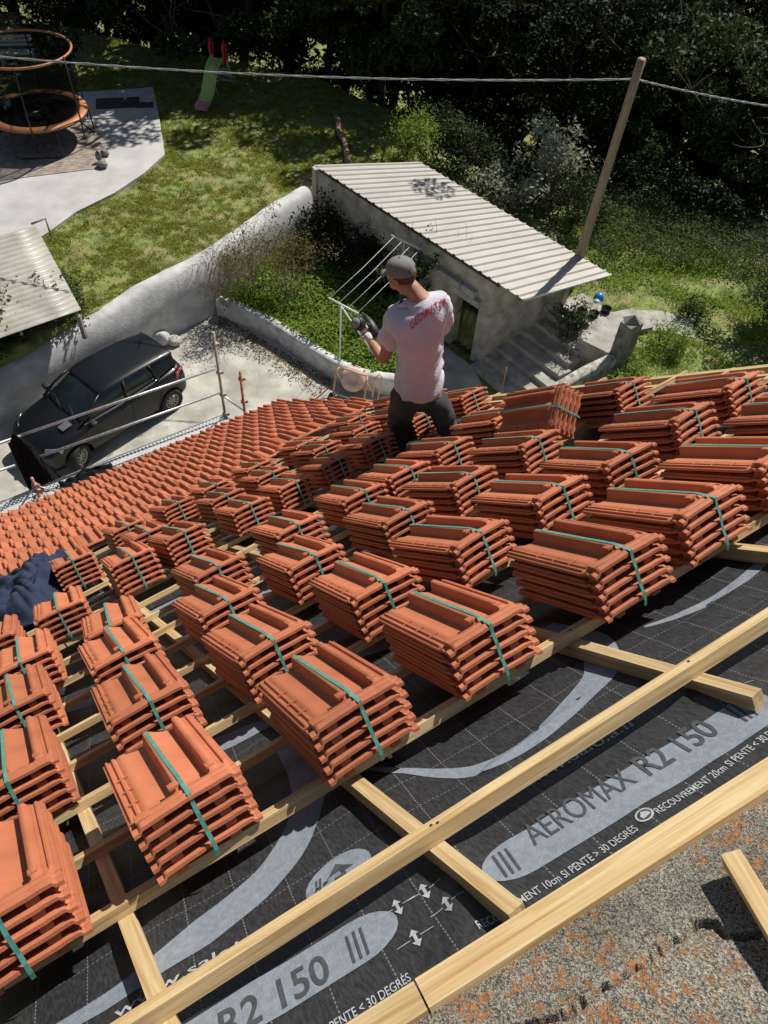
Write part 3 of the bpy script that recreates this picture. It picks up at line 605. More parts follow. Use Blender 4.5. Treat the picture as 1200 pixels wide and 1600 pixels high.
LP = catmull([(-5.15, 17.62, 0), (-4.3, 17.25, 0), (-3.6, 16.85, 0), (-2.6, 16.1, 0), (-1.7, 15.42, 0), (-.95, 15.05, 0), (.0, 14.9, 0), (.8, 15.0, 0)], 10)
def lprof(t, i):
    h = .56; th = .30; w_ = .02*nz(LP[i].x, LP[i].y, 0, 3); return [(-.0, -.05), (-.01, h*.8+w_)] + [(th/2+(th/2)*math.cos(R(180-36*k)), h*.84+.09*math.sin(R(36*k))+w_+.012*nz(LP[i].x, k, 0, 8)) for k in range(6)] + [(th+.01, h*.7), (th+.01, .2)]
tag(sweep('planter_wall', LP, lprof, mat('lime_wall', (.60, .59, .56), .9, .15, 4, .6, 20, dirt=((.36, .35, .33), 2.5, .52, .2))), 'low white planter wall edging the green bed beside the driveway', 'wall')
# -- patio slab
pat = [at(240, 140, 1.52), at(250, 190, 1.52), at(258, 245, 1.52), at(225, 275, 1.52), at(180, 305, 1.52), at(120, 335, 1.52), at(75, 368, 1.52), at(20, 400, 1.52), at(-140, 420, 1.52), at(-170, 165, 1.52), at(120, 148, 1.52)]
def slab(name, pts, z0, z1, m):
    b = MB(); b.prism([(p_.x, p_.y) for p_ in pts], z0, z1); return b.build(name, m)
PATIO = mat('patio_concrete', (.46, .45, .43), .9, .10, 1.5, .3, 20, dirt=((.36, .34, .31), .55, .52, .2), detail=8)
tag(slab('patio', pat, 1.2, 1.60, PATIO), kind='structure')
def decking():
    m = MB(); a = at(-60, 200, 1.6); b = at(150, 190, 1.6); c = at(168, 262, 1.6); d_ = at(-60, 290, 1.6)
    for k in range(26):
        t0, t1 = k/26, (k+.93)/26; p0 = a.lerp(d_, t0); p1 = b.lerp(c, t0); p2 = b.lerp(c, t1); p3 = a.lerp(d_, t1)
        m.prism([(q.x, q.y) for q in (p0, p1, p2, p3)], 1.601, 1.618)
    return m
tag(decking().build('wooden_decking', mat('old_decking', (.30, .245, .20), .85, .25, 6, .3, 40)), 'weathered brown decking strip on the patio beneath the trampoline', 'decking')
for (q, lab) in ((((150, 155), (218, 152), (218, 168), (150, 171)), 'long dark mat lying on the patio beside the trampoline'), (((216, 160), (239, 160), (240, 168), (214, 169)), 'short dark mat touching the end of the longer one')):
    tag(slab('ground_mat', [at(x, y, 1.6) for x, y in q], 1.601+.004*(len(lab) > 53), 1.616+.004*(len(lab) > 53), mat('mat_dark', (.03, .05, .055), .9, .3, 5)), lab, 'mat')
st = MB()
def rock(name, c, d_, seed, m, lab):
    bm_ = bmesh.new(); bmesh.ops.create_icosphere(bm_, subdivisions=3, radius=1)
    for v in bm_.verts: f = 1+.28*nz(v.co.x+seed, v.co.y, v.co.z, 1.3)+.06*nz(v.co.x, v.co.y+seed, v.co.z, 5); v.co = Vector((v.co.x*d_[0], v.co.y*d_[1], v.co.z*d_[2]))*f
    me = bpy.data.meshes.new(name); bm_.to_mesh(me); bm_.free(); me.materials.append(m); me.polygons.foreach_set('use_smooth', [True]*len(me.polygons))
    o = bpy.data.objects.new(name, me); col.objects.link(o); o.location = c; tag(o, lab, name.replace('_', ' ')); return o
ST = mat('stone', (.20, .19, .17), .9, .3, 9, .6, 30)
a = at(160, 262, 1.6); rock('stone', (a.x, a.y, 1.70), (.17, .12, .10), 3, ST, 'flat grey stone on the patio, nearer of the group')
a = at(156, 254, 1.6); rock('stone', (a.x, a.y, 1.80), (.08, .07, .18), 8, ST, 'upright pointed grey stone on the patio between two flat ones')
a = at(165, 244, 1.6); rock('stone', (a.x, a.y, 1.70), (.13, .10, .10), 5, ST, 'rounded grey stone on the patio, farthest of the group')
# ---------------------------------------------------------------- trampoline
def trampoline():
    c = at(57, 172, 2.45); z = 2.45; Rr = 1.52; t = empty('trampoline', (c.x, c.y, 1.6)); tag(t, 'round trampoline with orange rim padding and black safety net on the patio', 'trampoline')
    OR = mat('orange_pad', (.42, .16, .06), .55, .1, 8); z -= 1.6
    m = MB(); m.lathe([(Rr-.30, z-.005), (Rr-.30, z+.02), (Rr-.15, z+.035), (Rr, z+.01), (Rr, z-.03), (Rr-.28, z-.03)], 64)
    m.f = [f for f in m.f if len(f) == 4]; m.sm = m.sm[:len(m.f)]; m.build('rim_pad', OR, t)
    m = MB(); m.lathe([(0.001, z-.02), (Rr-.29, z-.002), (Rr-.29, z-.012), (0.001, z-.03)], 64); m.build('jump_mat', mat('jump_mat', (.008, .008, .010), .9, .2, 20, spec=.05), t)
    m = MB(); m.box((.05, -.1, z+.005), (.22, .02, .004), Matrix.Rotation(R(35), 4, 'Z')); m.build('mat_mark', WHITEP, t)
    nm = bpy.data.materials.new('net'); nm.use_nodes = True; q = nm.node_tree; q.nodes['Principled BSDF'].inputs['Base Color'].default_value = (.004, .005, .004, 1); q.nodes['Principled BSDF'].inputs['Roughness'].default_value = 1; q.nodes['Principled BSDF'].inputs['Specular IOR Level'].default_value = .02
    tb = q.nodes.new('ShaderNodeBsdfTransparent'); mx_ = q.nodes.new('ShaderNodeMixShader'); mx_.inputs[0].default_value = .60; q.links.new(tb.outputs[0], mx_.inputs[1]); q.links.new(q.nodes['Principled BSDF'].outputs[0], mx_.inputs[2]); q.links.new(mx_.outputs[0], q.nodes['Material Output'].inputs[0])
    m = MB(); zt = z+1.72
    vs, fs = grid(65, 6, lambda a, b: ((Rr-.22+.14*b)*math.cos(a*2*math.pi), (Rr-.22+.14*b)*math.sin(a*2*math.pi), z+.03+(zt-z-.05)*b)); m.add(vs, fs, True); m.build('safety_net', nm, t)
    ring = [Vector(((Rr-.06)*math.cos(R(k*7.5)), (Rr-.06)*math.sin(R(k*7.5)), zt)) for k in range(49)]
    m = MB(); m.tube(ring, .035, 8, False); m.build('top_ring', OR, t)
    m = MB(); m.tube([Vector(((Rr-.04)*math.cos(R(k*7.5)), (Rr-.04)*math.sin(R(k*7.5)), z-.05)) for k in range(49)], .025, 8, False); m.build('frame_ring', DARKM, t)
    for k in range(6):
        a = R(-75+60*k); d_ = Vector((math.cos(a), math.sin(a), 0)); m = MB(); m.tube([d_*(Rr+.03)+Vector((0, 0, z-.6)), d_*(Rr+.03)+Vector((0, 0, z+.3)), d_*(Rr-.03)+Vector((0, 0, zt+.03))], .025, 8); m.build('net_pole', DARKM, t)
    for k in range(3):
        a0, a1 = R(-100+120*k), R(-50+120*k); p0 = Vector((math.cos(a0), math.sin(a0), 0))*Rr; p1 = Vector((math.cos(a1), math.sin(a1), 0))*Rr
        m = MB(); m.tube([p0+Vector((0, 0, z-.05)), p0*1.03+Vector((0, 0, .12)), p0*1.02*.94+p1*.07+Vector((0, 0, .025)), p1*1.02*.94+p0*.07+Vector((0, 0, .025)), p1*1.03+Vector((0, 0, .12)), p1+Vector((0, 0, z-.05))], .022, 8); m.build('leg_frame', DARKM, t)
    cols = [('blue', (.08, .13, .30)), ('pale', (.55, .55, .5)), ('yellow', (.5, .45, .15)), ('green', (.2, .4, .2))]
    for (nm_, rgb), (dx, dy, r) in zip(cols, ((-1.02, .05, .10), (-.86, .0, .095), (-.95, .28, .075), (-.88, -.19, .06))):
        m = MB(); m.lathe([(r*math.sin(R(k*15)), -r*math.cos(R(k*15))) for k in range(13)], 20); o = m.build('ball', mat('ball_'+nm_, rgb, .5, .1, 5)); o.location = (c.x+dx, c.y+dy, 2.45+r*.9)
        tag(o, nm_+' ball lying on the trampoline mat by the rim', 'ball', 'balls on the trampoline')
trampoline()
# ---------------------------------------------------------------- slide
def slide():
    a = at(316, 176, 1.55); t = empty('garden_slide', (a.x, a.y, 1.5)); b = at(356, 134, 1.55); dv = (b-a); dv.z = 0; ln = 1.75; dv = dv.normalized(); sd = Vector((dv.y, -dv.x, 0))
    tag(t, 'small green plastic slide with pink foot and red handles on the lawn', 'slide')
    G_ = mat('lime_plastic', (.42, .55, .16), .4, .08, 6); RD = mat('red_plastic', (.62, .04, .04), .4, .08, 6); PK = mat('pink_plastic', (.62, .22, .28), .45, .08, 6)
    def chute(s0, s1, name, mt):
        vs = []; K = 14
        prof = [(-.24, .10), (-.22, .12), (-.19, .10), (-.17, 0), (.17, 0), (.19, .10), (.22, .12), (.24, .10), (.22, -.03), (-.22, -.03)]
        for i in range(K+1):
            s = s0+(s1-s0)*i/K; z = .18+1.0*sstep(.0, 1, (s-.1)/1.55) + .03*math.sin(s*7)
            for x, h_ in prof: p_ = dv*s+sd*x; vs.append((p_.x, p_.y, z+h_))
        q = len(prof); fs = [(i*q+k, i*q+(k+1) % q, (i+1)*q+(k+1) % q, (i+1)*q+k) for i in range(K) for k in range(q)] + [tuple(range(q)), tuple(K*q+k for k in range(q))[::-1]]
        mesh_obj(name, vs, fs, mt, t, smooth=True)
    chute(.30, ln, 'chute', G_); chute(-.05, .298, 'chute_foot', PK)
    for s in (-1, 1):
        m = MB(); base = dv*(ln+.02)+sd*.24*s; m.tube([base+Vector((0, 0, 1.0)), base-dv*.12+Vector((0, 0, 1.55)), base+dv*.02+Vector((0, 0, 1.72)), base+dv*.18+Vector((0, 0, 1.55)), base+dv*.16+Vector((0, 0, .95))], .045, 10); m.build('handle', RD, t)
        m = MB(); m.tube([base+dv*.1+Vector((0, 0, 1.1)), base+dv*.62+Vector((0, 0, .02))], .05, 8); m.build('ladder_rail', mat('grey_plastic', (.35, .38, .40), .5), t)
    for k in range(4):
        c = dv*(ln+.18+.1*k)+Vector((0, 0, .95-.22*k)); m = MB(); m.tube([c-sd*.22, c+sd*.22], .035, 8); m.build('ladder_step', mat('grey_plastic', (.35, .38, .40), .5), t)
    m = MB(); c = dv*.9; m.tube([c+sd*.15+Vector((0, 0, .6)), c+sd*.15+dv*.35+Vector((0, 0, .02))], .025, 8); m.build('brace', G_, t)
slide()
# ---------------------------------------------------------------- corrugated pergola roof at the left
def pergola():
    A = at(0, 368, 2.75); B = at(55, 352, 2.75); C_ = at(127, 485, 2.25); nrm = None
    t = empty('lean_to', (B.x, B.y, 1.5)); tag(t, 'low lean-to roofed with translucent ribbed sheets beside the patio', 'lean-to')
    o = Vector((B.x, B.y, 1.5)); dx = (A-B).normalized(); ln = 4.2; dy = C_-B
    pm = mat('ribbed_sheet', (.40, .385, .33), .45, .2, 1.2, dirt=((.32, .30, .24), 1.1, .5, .2)); 
    def f(a, b):
        p_ = B + dx*(a*ln) + dy*b; z = .034*abs(math.sin(b*dy.length/.17*math.pi)); return tuple(p_ + Vector((0, 0, z)) - o)
    vs, fs = grid(8, 420, f); s = mesh_obj('roof_sheet', vs, fs, pm, t, smooth=True); md = s.modifiers.new('s', 'SOLIDIFY'); md.thickness = .004
    W_ = mat('grey_timber', (.30, .29, .27), .85, .2, 12)
    for k in range(4):
        m = MB(); m.tube([B+dx*(.12+1.3*k)-o-Vector((0, 0, .08)), B+dx*(.12+1.3*k)+dy-o-Vector((0, 0, .08))], .04, 4); m.build('rafter', W_, t)
    for q in (B+dx*.1, B+dx*2.6, B+dx*.1+dy, B+dx*2.6+dy):
        m = MB(); m.box(Vector((q.x, q.y, (q.z+1.4)/2))-o, (.09, .09, q.z-1.6)); m.build('post', W_, t)
    m = MB(); e0 = B-o+Vector((.12, .1, 0)); m.tube([e0+Vector((-.25, -.02, -.02)), e0+Vector((.12, .05, .12)), e0+Vector((.12, .05, -.35))], .03, 4); m.build('corner_brace', W_, t)
pergola()
# ---------------------------------------------------------------- shed
def shed():
    t = empty('stone_shed', (SH[0].x, SH[0].y, 0)); tag(t, 'small rough rendered shed with pale ribbed metal roof beside the steps', 'shed'); o = Vector((SH[0].x, SH[0].y, 0))
    def wallq(name, p0, p1, z0a, z1a, z1b, th, holes, m):
        """wall from p0 to p1, height z1a at p0 and z1b at p1; holes = (s0, s1, za, zb)"""
        p0 = Vector((p0.x, p0.y, 0)); p1 = Vector((p1.x, p1.y, 0)); d_ = (p1-p0); ln = d_.length; d_ /= ln; nn = Vector((-d_.y, d_.x, 0))*th
        ss = sorted({0, ln, *[h[0] for h in holes], *[h[1] for h in holes]}); b = MB()
        for s0, s1 in zip(ss, ss[1:]):
            K = max(1, int((s1-s0)/.4)); 
            for k in range(K):
                a, c = s0+(s1-s0)*k/K, s0+(s1-s0)*(k+1)/K; za, zc = z1a+(z1b-z1a)*a/ln, z1a+(z1b-z1a)*c/ln; segs = [(z0a, None)]
                hh = [h for h in holes if h[0] <= a+1e-6 and h[1] >= c-1e-6]
                rng_ = [(z0a, hh[0][2]), (hh[0][3], None)] if hh else [(z0a, None)]
                for lo_, hi_ in rng_:
                    if hi_ is not None and hi_-lo_ < .01: continue
                    q = [p0+d_*a, p0+d_*c]; h0 = hi_ if hi_ is not None else za; h1 = hi_ if hi_ is not None else zc
                    v = [q[0]+Vector((0, 0, lo_)), q[1]+Vector((0, 0, lo_)), q[1]+Vector((0, 0, h1)), q[0]+Vector((0, 0, h0))]; v += [x+nn for x in v]
                    b.add([x-o for x in v], [(0, 1, 2, 3), (7, 6, 5, 4), (0, 4, 5, 1), (3, 2, 6, 7), (0, 3, 7, 4), (1, 5, 6, 2)])
        return b.build(name, m, t)
    zn, zf = 2.52, 2.05
    P3 = [Vector((q.x, q.y, 0)) for q in SH]
    wallq('front_wall', P3[3], P3[0], -.05, zn, zn, .28, [(6.15, 6.95, -.05, 1.72)], OLDWALL)
    wallq('end_wall', P3[0], P3[1], -.05, zn, zf+.03, .28, [(.95, 1.12, 1.75, 2.2)], OLDWALL)
    wallq('back_wall', P3[1], P3[2], .5, zf, zf, .25, [], OLDWALL)
    wallq('far_end_wall', P3[2], P3[3], .5, zf, zn, .25, [], OLDWALL)
    m = MB(); dd = (P3[0]-P3[3]).normalized(); q = P3[3]+dd*6.55-o; m.box(q+Vector((0, 0, 1.80)), (.95, .30, .16), Matrix.Rotation(math.atan2(dd.y, dd.x), 4, 'Z')); m.build('door_lintel', CONC, t)
    for k in range(5):
        m = MB(); q = P3[3]+dd*(4.6+.5*k)-o-Vector((.21, .2, 0))*.02; m.box(q+Vector((-.006, -.006, 2.0)), (.47, .3, .19), Matrix.Rotation(math.atan2(dd.y, dd.x), 4, 'Z')); m.build('block', mat('block_grey', (.36, .35, .33), .9, .12, 6, .5, 30, rnd=.08), t)
    inner = MB(); inner.prism([(P3[0].x-.3-o.x, P3[0].y+.35-o.y), (P3[1].x-.6-o.x, P3[1].y-o.y), (P3[2].x-o.x, P3[2].y-.6-o.y), (P3[3].x+.6-o.x, P3[3].y-o.y)], .0, .02); inner.build('floor', EARTH, t)
    # roof sheet, ribs run across
    A = Vector((-2.86, 21.45, 2.66)); B = Vector((2.87, 15.74, 2.66)); C_ = Vector((5.38, 17.95, 2.16)); D_ = Vector((.16, 23.22, 2.16)); K = 26
    def f(a, b):
        p_ = (A.lerp(B, a)).lerp(D_.lerp(C_, a), b); ph = (a*K*1.0) % 1.0; z = .038*max(0, min(1, (.16-abs(ph-.5))/.07)); z += .008*nz(p_.x, p_.y, 0, .8); return tuple(p_+Vector((0, 0, z))-o)
    vs, fs = grid(K*16+1, 8, f); rm = mat('ribbed_metal_roof', (.41, .385, .345), .5, .05, 1.2, metal=.15, dirt=((.42, .38, .33), .9, .62, .3))
    s = mesh_obj('metal_roof', vs, fs, rm, t); md = s.modifiers.new('s', 'SOLIDIFY'); md.thickness = .012; md.offset = -1
    m = MB(); m.tube([B-o+Vector((.05, .0, -.02)), C_-o+Vector((.05, 0, -.02))], .03, 4); m.build('roof_edge_trim', mat('trim_pale', (.62, .62, .60), .4), t)
    for k in range(5):
        m = MB(); q0 = A.lerp(B, (k+.5)/5)-o-Vector((0, 0, .07)); q1 = D_.lerp(C_, (k+.5)/5)-o-Vector((0, 0, .07)); m.tube([q0, q1], .04, 4); m.build('rafter', BARK, t)
shed()
# steps up beside the shed, parapet, pillar
STEP = mat('step_concrete', (.36, .345, .31), .9, .2, 3, .5, 25, dirt=((.17, .16, .14), 2.2, .52, .2))
t = empty('garden_steps', (2.3, 16.2, 0)); tag(t, 'grey concrete steps climbing between the shed end wall and the parapet', 'steps')
dx_, dy_ = Vector((.80, .60, 0)), Vector((.62, -.78, 0))
for k in range(8):
    b0 = Vector((2.0, 16.30, 0)) + dx_*(.40*k); z = .14*(k+1); ln = .42 if k < 7 else .95; wd_ = 2.35-.14*k
    pts = [b0, b0+dy_*wd_+dx_*.10, b0+dy_*wd_+dx_*(ln+.10), b0+dx_*ln]
    m = MB(); m.prism([(p_.x-2.3, p_.y-16.2) for p_ in pts], -.1, z); m.build('step', STEP, t)
pa = [(1.9, 12.6), (2.85, 13.55), (3.8, 14.35), (4.7, 15.2), (5.5, 15.85)]
PA = catmull([(x, y, 0) for x, y in pa], 8)
tag(sweep('parapet_wall', PA, lambda t_, i: [(-.16, -.1), (-.15, 1.08), (-.11, 1.14+.03*nz(i, 0, 0, .6)), (.10, 1.14+.03*nz(i, 4, 0, .6)), (.15, 1.08), (.16, -.1)], mat('mossy_concrete', (.40, .38, .33), .95, .3, 5, .8, 20, dirt=((.10, .095, .075), 7, .55, .1))), 'low mossy concrete parapet running up beside the steps', 'wall')
m = MB(); m.box((5.72, 15.98, 1.05), (.46, .36, 2.1), Matrix.Rotation(R(38), 4, 'Z'), bev=.02); m.add([(5.52+.38*a, 15.86+.32*b, 2.1) for a, b in ((0, 0), (1, 0), (1, 1), (0, 1))] + [(5.72, 15.98, 2.32)], [(0, 1, 4), (1, 2, 4), (2, 3, 4), (3, 0, 4)])
tag(m.build('gate_pillar', mat('dark_concrete', (.20, .19, .17), .95, .3, 5, .7, 20, dirt=((.10, .095, .08), 3, .5, .2))), 'square weathered concrete pillar at the top of the steps', 'pillar')
WL = catmull([(5.9, 15.9, 0), (6.3, 15.3, 0), (6.7, 14.7, 0), (7.2, 14.0, 0)], 6)
tag(sweep('retaining_wall', WL, lambda t_, i: [(-.13, -.1), (-.12, .86), (.12, .86), (.13, -.1)], CONC), 'short pale retaining wall dropping away from the pillar toward the roof', 'wall')
t = empty('curved_steps', (6.3, 17, .9)); tag(t, 'curved flight of worn concrete slabs winding through the grass at right', 'steps'); 
cpts = [at(925, 540, 1.12), at(957, 505, 1.12), at(1000, 497, 1.10), at(1040, 500, 1.06), at(1080, 512, 1.0), at(1115, 530, .94), at(1150, 558, .88), at(1180, 590, .82)]
for k in range(len(cpts)-1):
    a, b = cpts[k], cpts[k+1]; d_ = (b-a).normalized(); nn = Vector((-d_.y, d_.x, 0)); w0 = .45; z = 1.16-.05*k+(.02 if k % 2 else 0)
    q = [a-nn*.48-d_*.05, b-nn*.48+d_*.10, b+nn*.42+d_*.03, a+nn*.42-d_*.0]; m = MB(); m.prism([(p_.x-6.3, p_.y-17) for p_ in q], z-.9-(.9 if k < 2 else .22), z-.9); m.build('slab', STEP, t)
for (x, y, h_, dx1, lab) in ((2.62, 14.25, .75, .0, 'thin rusty rod standing by the foot of the parapet'), (4.05, 15.15, .95, .25, 'thin bent dark rod leaning on the parapet')):
    m = MB(); m.tube([(x, y, .9), (x+dx1*.6, y+.1, .9+h_*.6), (x+dx1*.6, y+.15, .9+h_)], .012, 6); tag(m.build('metal_rod', PAINTR), lab, 'rod')
# buckets and plastic balls
for i, ((px, py), lab) in enumerate((((906, 496), 'black bucket nearest the shed wall in the row of three'), ((925, 500), 'middle black bucket of the three by the shed corner'), ((944, 493), 'black bucket at the right of the three by the shed corner'))):
    a = at(px, py, 1.0); m = MB(); m.lathe([(.11, 0), (.14, .28), (.145, .28), (.135, .275), (.10, .02), (.001, .02)], 20); o = m.build('bucket', mat('black_plastic', (.015, .015, .016), .5, .2, 8)); o.location = (a.x, a.y, .97); o.rotation_euler = (0, 0, i); tag(o, lab, 'bucket', 'black buckets behind the shed')
for (px, py, r, rgb, lab) in ((937, 462, .15, (.03, .22, .55), 'bright blue upturned basin behind the shed corner'), (932, 472, .13, (.32, .42, .50), 'pale blue grey upturned basin before the bright blue one')):
    a = at(px, py, 1.1); m = MB(); m.lathe([(r, 0), (r*1.03, .02), (r*.97, .05), (r*.75, .13), (r*.4, .17), (.001, .18)], 24); o = m.build('basin', mat('basin%d' % px, rgb, .35, .1, 5)); o.location = (a.x, a.y, 1.0); tag(o, lab, 'basin')
# ---------------------------------------------------------------- pole and cable
pt = at(1003, 92, 7.2); pb = at(905, 402, 2.1); dirp = (pt-pb)/(pt.z-pb.z); p0 = pb + dirp*(.9-2.1)
m = MB(); m.tube([p0 + dirp*(pt.z-.9)*k/6 for k in range(7)], [.135, .128, .12, .112, .105, .098, .09], 12); tag(m.build('utility_pole', OLDWOOD), 'tall leaning wooden utility pole behind the shed', 'pole')
ca = pt - dirp*.42
def cable(a, b, sag): 
    out = []
    for k in range(61): t_ = k/60; p_ = a.lerp(b, t_); p_.z -= sag*4*t_*(1-t_); out.append(p_)
    return out
m = MB(); L1 = cable(at(-420, 42, 6.6), ca, .35); L2 = cable(ca, at(1500, 190, 6.2), .2); LL = L1+L2[1:]
for s in (0, math.pi): m.tube([p_ + Vector((0, .013*math.cos(i*1.7+s), .013*math.sin(i*1.7+s))) for i, p_ in enumerate(LL)], .013, 5)
tag(m.build('overhead_cable', mat('cable_grey', (.35, .35, .36), .5, .2, 10)), 'twisted grey overhead cable strung across the top from the pole', 'cable')
# ---------------------------------------------------------------- clothes dryer
def dryer():
    b = at(531, 572, .42); t = empty('washing_line', (b.x, b.y, .35)); tag(t, 'white metal washing line frame standing in the green bed', 'washing line'); o = Vector((b.x, b.y, .35))
    a0 = at(508, 454, 2.35); a1 = at(557, 480, 2.35); mid = Vector((b.x, b.y, 2.32)); dv = (a1-a0).normalized()
    m = MB(); m.tube([Vector((0, 0, 0)), mid-o], .022, 8); m.build('post', WHITEP, t)
    m = MB(); c0 = mid-dv*.38-o; c1 = mid+dv*.55-o; m.tube([c0, c1], .025, 8); m.build('cross_arm', WHITEP, t)
    m = MB(); m.tube([c0+Vector((.25, .15, -.25)), Vector((.9, .1, .4))], .02, 6); m.build('brace', WHITEP, t)
    dn = Vector((.42, .90, 0)).normalized()
    for k in range(4):
        s = c0.lerp(c1, (k+.1)/3.2); m = MB(); m.tube([s, s+dn*1.6+Vector((0, 0, -.04)), s+dn*3.3], .006, 5); m.build('line', WHITEP, t)
    e = mid-o+dn*3.3; m = MB(); m.tube([e-dv*.45, e+dv*.55], .025, 8); m.build('cross_arm', WHITEP, t); m = MB(); m.tube([e, e+Vector((0, 0, -1.95))], .022, 8); m.build('post', WHITEP, t)
dryer()
# ---------------------------------------------------------------- cement mixer
def mixer():
    c = at(550, 628, .0); o = Vector((c.x, c.y+.1, 0)); t = empty('cement_mixer', o); tag(t, 'small cement mixer with pale pink drum on the driveway by the planter wall', 'cement mixer')
    PK = mat('pale_pink_paint', (.62, .44, .38), .5, .12, 8, dirt=((.45, .42, .40), 6, .6, .2)); OG = mat('faded_orange_steel', (.58, .36, .22), .5, .2, 20)
    fc = (Vector((0, 0, CZ))-o-Vector((0, 0, .8))); ax = Vector((fc.x*.6, fc.y*.8, 7)).normalized(); q = ax.to_track_quat('Z', 'Y').to_matrix().to_4x4()
    M = Matrix.Translation((0, .05, .62)) @ q
    m = MB(); m.lathe([(.17, -.45), (.27, -.33), (.31, -.12), (.315, .0), (.31, .03), (.305, .035)], 36, M); m.build('drum', PK, t)
    m = MB(); m.lathe([(.312, .03), (.30, .07), (.20, .095), (.12, .10), (.115, .085), (.001, .085)], 36, M); m.build('drum_lid', PK, t)
    s = Vector((1, -.35, 0)).normalized(); f_ = Vector((.35, 1, 0)).normalized()
    for sg in (-1, 1):
        m = MB(); m.tube([s*.42*sg-f_*.32, s*.42*sg-f_*.10+Vector((0, 0, .82)), s*.38*sg+Vector((0, 0, .92))], .025, 8); m.build('frame_leg', OG, t)
        m = MB(); m.tube([s*.42*sg+f_*.40, s*.42*sg-f_*.10+Vector((0, 0, .80))], .022, 8); m.build('frame_leg', OG, t)
        m = MB(); m.lathe([(.10, -.03), (.14, -.03), (.14, .03), (.10, .03)], 20, Matrix.Translation(s*.46*sg-f_*.34+Vector((0, 0, .14))) @ Vector(s).to_track_quat('Z', 'Y').to_matrix().to_4x4()); m.build('wheel', mat('rubber', (.02, .02, .02), .8), t)
    m = MB(); m.tube([s*-.4+Vector((0, 0, .92)), s*.4+Vector((0, 0, .92))], .022, 8); m.build('cross_bar', OG, t)
    m = MB(); m.tube([s*-.42-f_*.25+Vector((0, 0, .25)), s*.42-f_*.25+Vector((0, 0, .25))], .02, 8); m.build('cross_bar', WHITEP, t)
    m = MB(); m.tube([s*.55+Vector((0, 0, .3)), s*.58+Vector((0, 0, .9)), s*.66+f_*.1+Vector((0, 0, 1.02)), s*.74+f_*.12+Vector((0, 0, .9)), s*.70+Vector((0, 0, .3))], .02, 8); m.build('tilt_handle', OG, t)
mixer()
# bags by the wall
for (px, py, d_, lab) in ((252, 532, (.26, .20, .22), 'crumpled white building sack by the wall behind the car'), (272, 533, (.22, .16, .14), 'smaller slumped white sack right of the bigger one'), (236, 528, (.15, .13, .14), 'small grey sack half hidden behind the car roof')):
    a = at(px, py, .1); o = rock('sack', (a.x, a.y, d_[2]*.8), d_, px*.1, mat('sack_white', (.50, .49, .47), .85, .15, 6, .9, 14), lab)
# ================================================================ SCAFFOLD, CLOTH
PLZ = 4.04
def plank(name, a, b, w0, w1, lab):
    """perforated steel plank between a and b, offset w0..w1 toward the house"""
    d_ = (b-a); d_.z = 0; ln = d_.length; d_.normalize(); nn = Vector((d_.y, -d_.x, 0)); m = bpy.data.materials.get('perforated') 
    if not m:
        m = bpy.data.materials.new('perforated'); m.use_nodes = True; n = m.node_tree.nodes; L = m.node_tree.links; b_ = n['Principled BSDF']; b_.inputs['Metallic'].default_value = .35; b_.inputs['Roughness'].default_value = .45; b_.inputs['Base Color'].default_value = (.62, .62, .62, 1)
        tc = n.new('ShaderNodeTexCoord'); mp_ = n.new('ShaderNodeMapping'); mp_.inputs['Rotation'].default_value = (0, 0, R(45)); mp_.inputs['Scale'].default_value = (1/.046, 1/.046, 1); L.new(tc.outputs['Object'], mp_.inputs[0])
        fr = n.new('ShaderNodeVectorMath'); fr.operation = 'FRACTION'; L.new(mp_.outputs[0], fr.inputs[0]); sb = n.new('ShaderNodeVectorMath'); sb.operation = 'SUBTRACT'; sb.inputs[1].default_value = (.5, .5, 0); L.new(fr.outputs[0], sb.inputs[0])
        mu = n.new('ShaderNodeVectorMath'); mu.operation = 'MULTIPLY'; mu.inputs[1].default_value = (1, 1, 0); L.new(sb.outputs[0], mu.inputs[0]); le = n.new('ShaderNodeVectorMath'); le.operation = 'LENGTH'; L.new(mu.outputs[0], le.inputs[0])
        lt = n.new('ShaderNodeMath'); lt.operation = 'LESS_THAN'; lt.inputs[1].default_value = .30; L.new(le.outputs['Value'], lt.inputs[0]); tb = n.new('ShaderNodeBsdfTransparent'); mx_ = n.new('ShaderNodeMixShader'); L.new(lt.outputs[0], mx_.inputs[0]); L.new(b_.outputs[0], mx_.inputs[1]); L.new(tb.outputs[0], mx_.inputs[2]); L.new(mx_.outputs[0], n['Material Output'].inputs[0])
    M = Matrix(((d_.x, nn.x, 0, a.x), (d_.y, nn.y, 0, a.y), (0, 0, 1, PLZ), (0, 0, 0, 1)))
    t = empty(name, mw=M); tag(t, lab, 'scaffold plank', 'perforated scaffold planks')
    mesh_obj('deck', [(0, w0+.012, 0), (ln, w0+.012, 0), (ln, w1-.012, 0), (0, w1-.012, 0)], [(0, 1, 2, 3)], m, t)
    for w_ in (w0, w1): q = MB(); q.box((ln/2, w_, -.02), (ln, .012, .07)); q.build('side_rail', STEEL, t)
    for x in (.0, ln): q = MB(); q.box((x, (w0+w1)/2, -.02), (.02, w1-w0-.02, .05)); q.build('end_cap', STEEL, t)
pa_, pb_ = at(351, 647, PLZ), at(67, 759, PLZ); pdir = (pa_-pb_).normalized(); pnn = Vector((pdir.y, -pdir.x, 0))
plank('scaffold_plank', pb_+pdir*.0, pa_, .0, .30, 'perforated metal scaffold plank outside the gutter, outer of the long pair')
plank('scaffold_plank', pb_+pdir*.0, pa_, .325, .62, 'perforated metal scaffold plank next to the gutter, inner of the long pair')
plank('scaffold_plank', pb_-pdir*2.6, pb_-pdir*.06, .0, .30, 'outer scaffold plank at lower left beneath the black jacket')
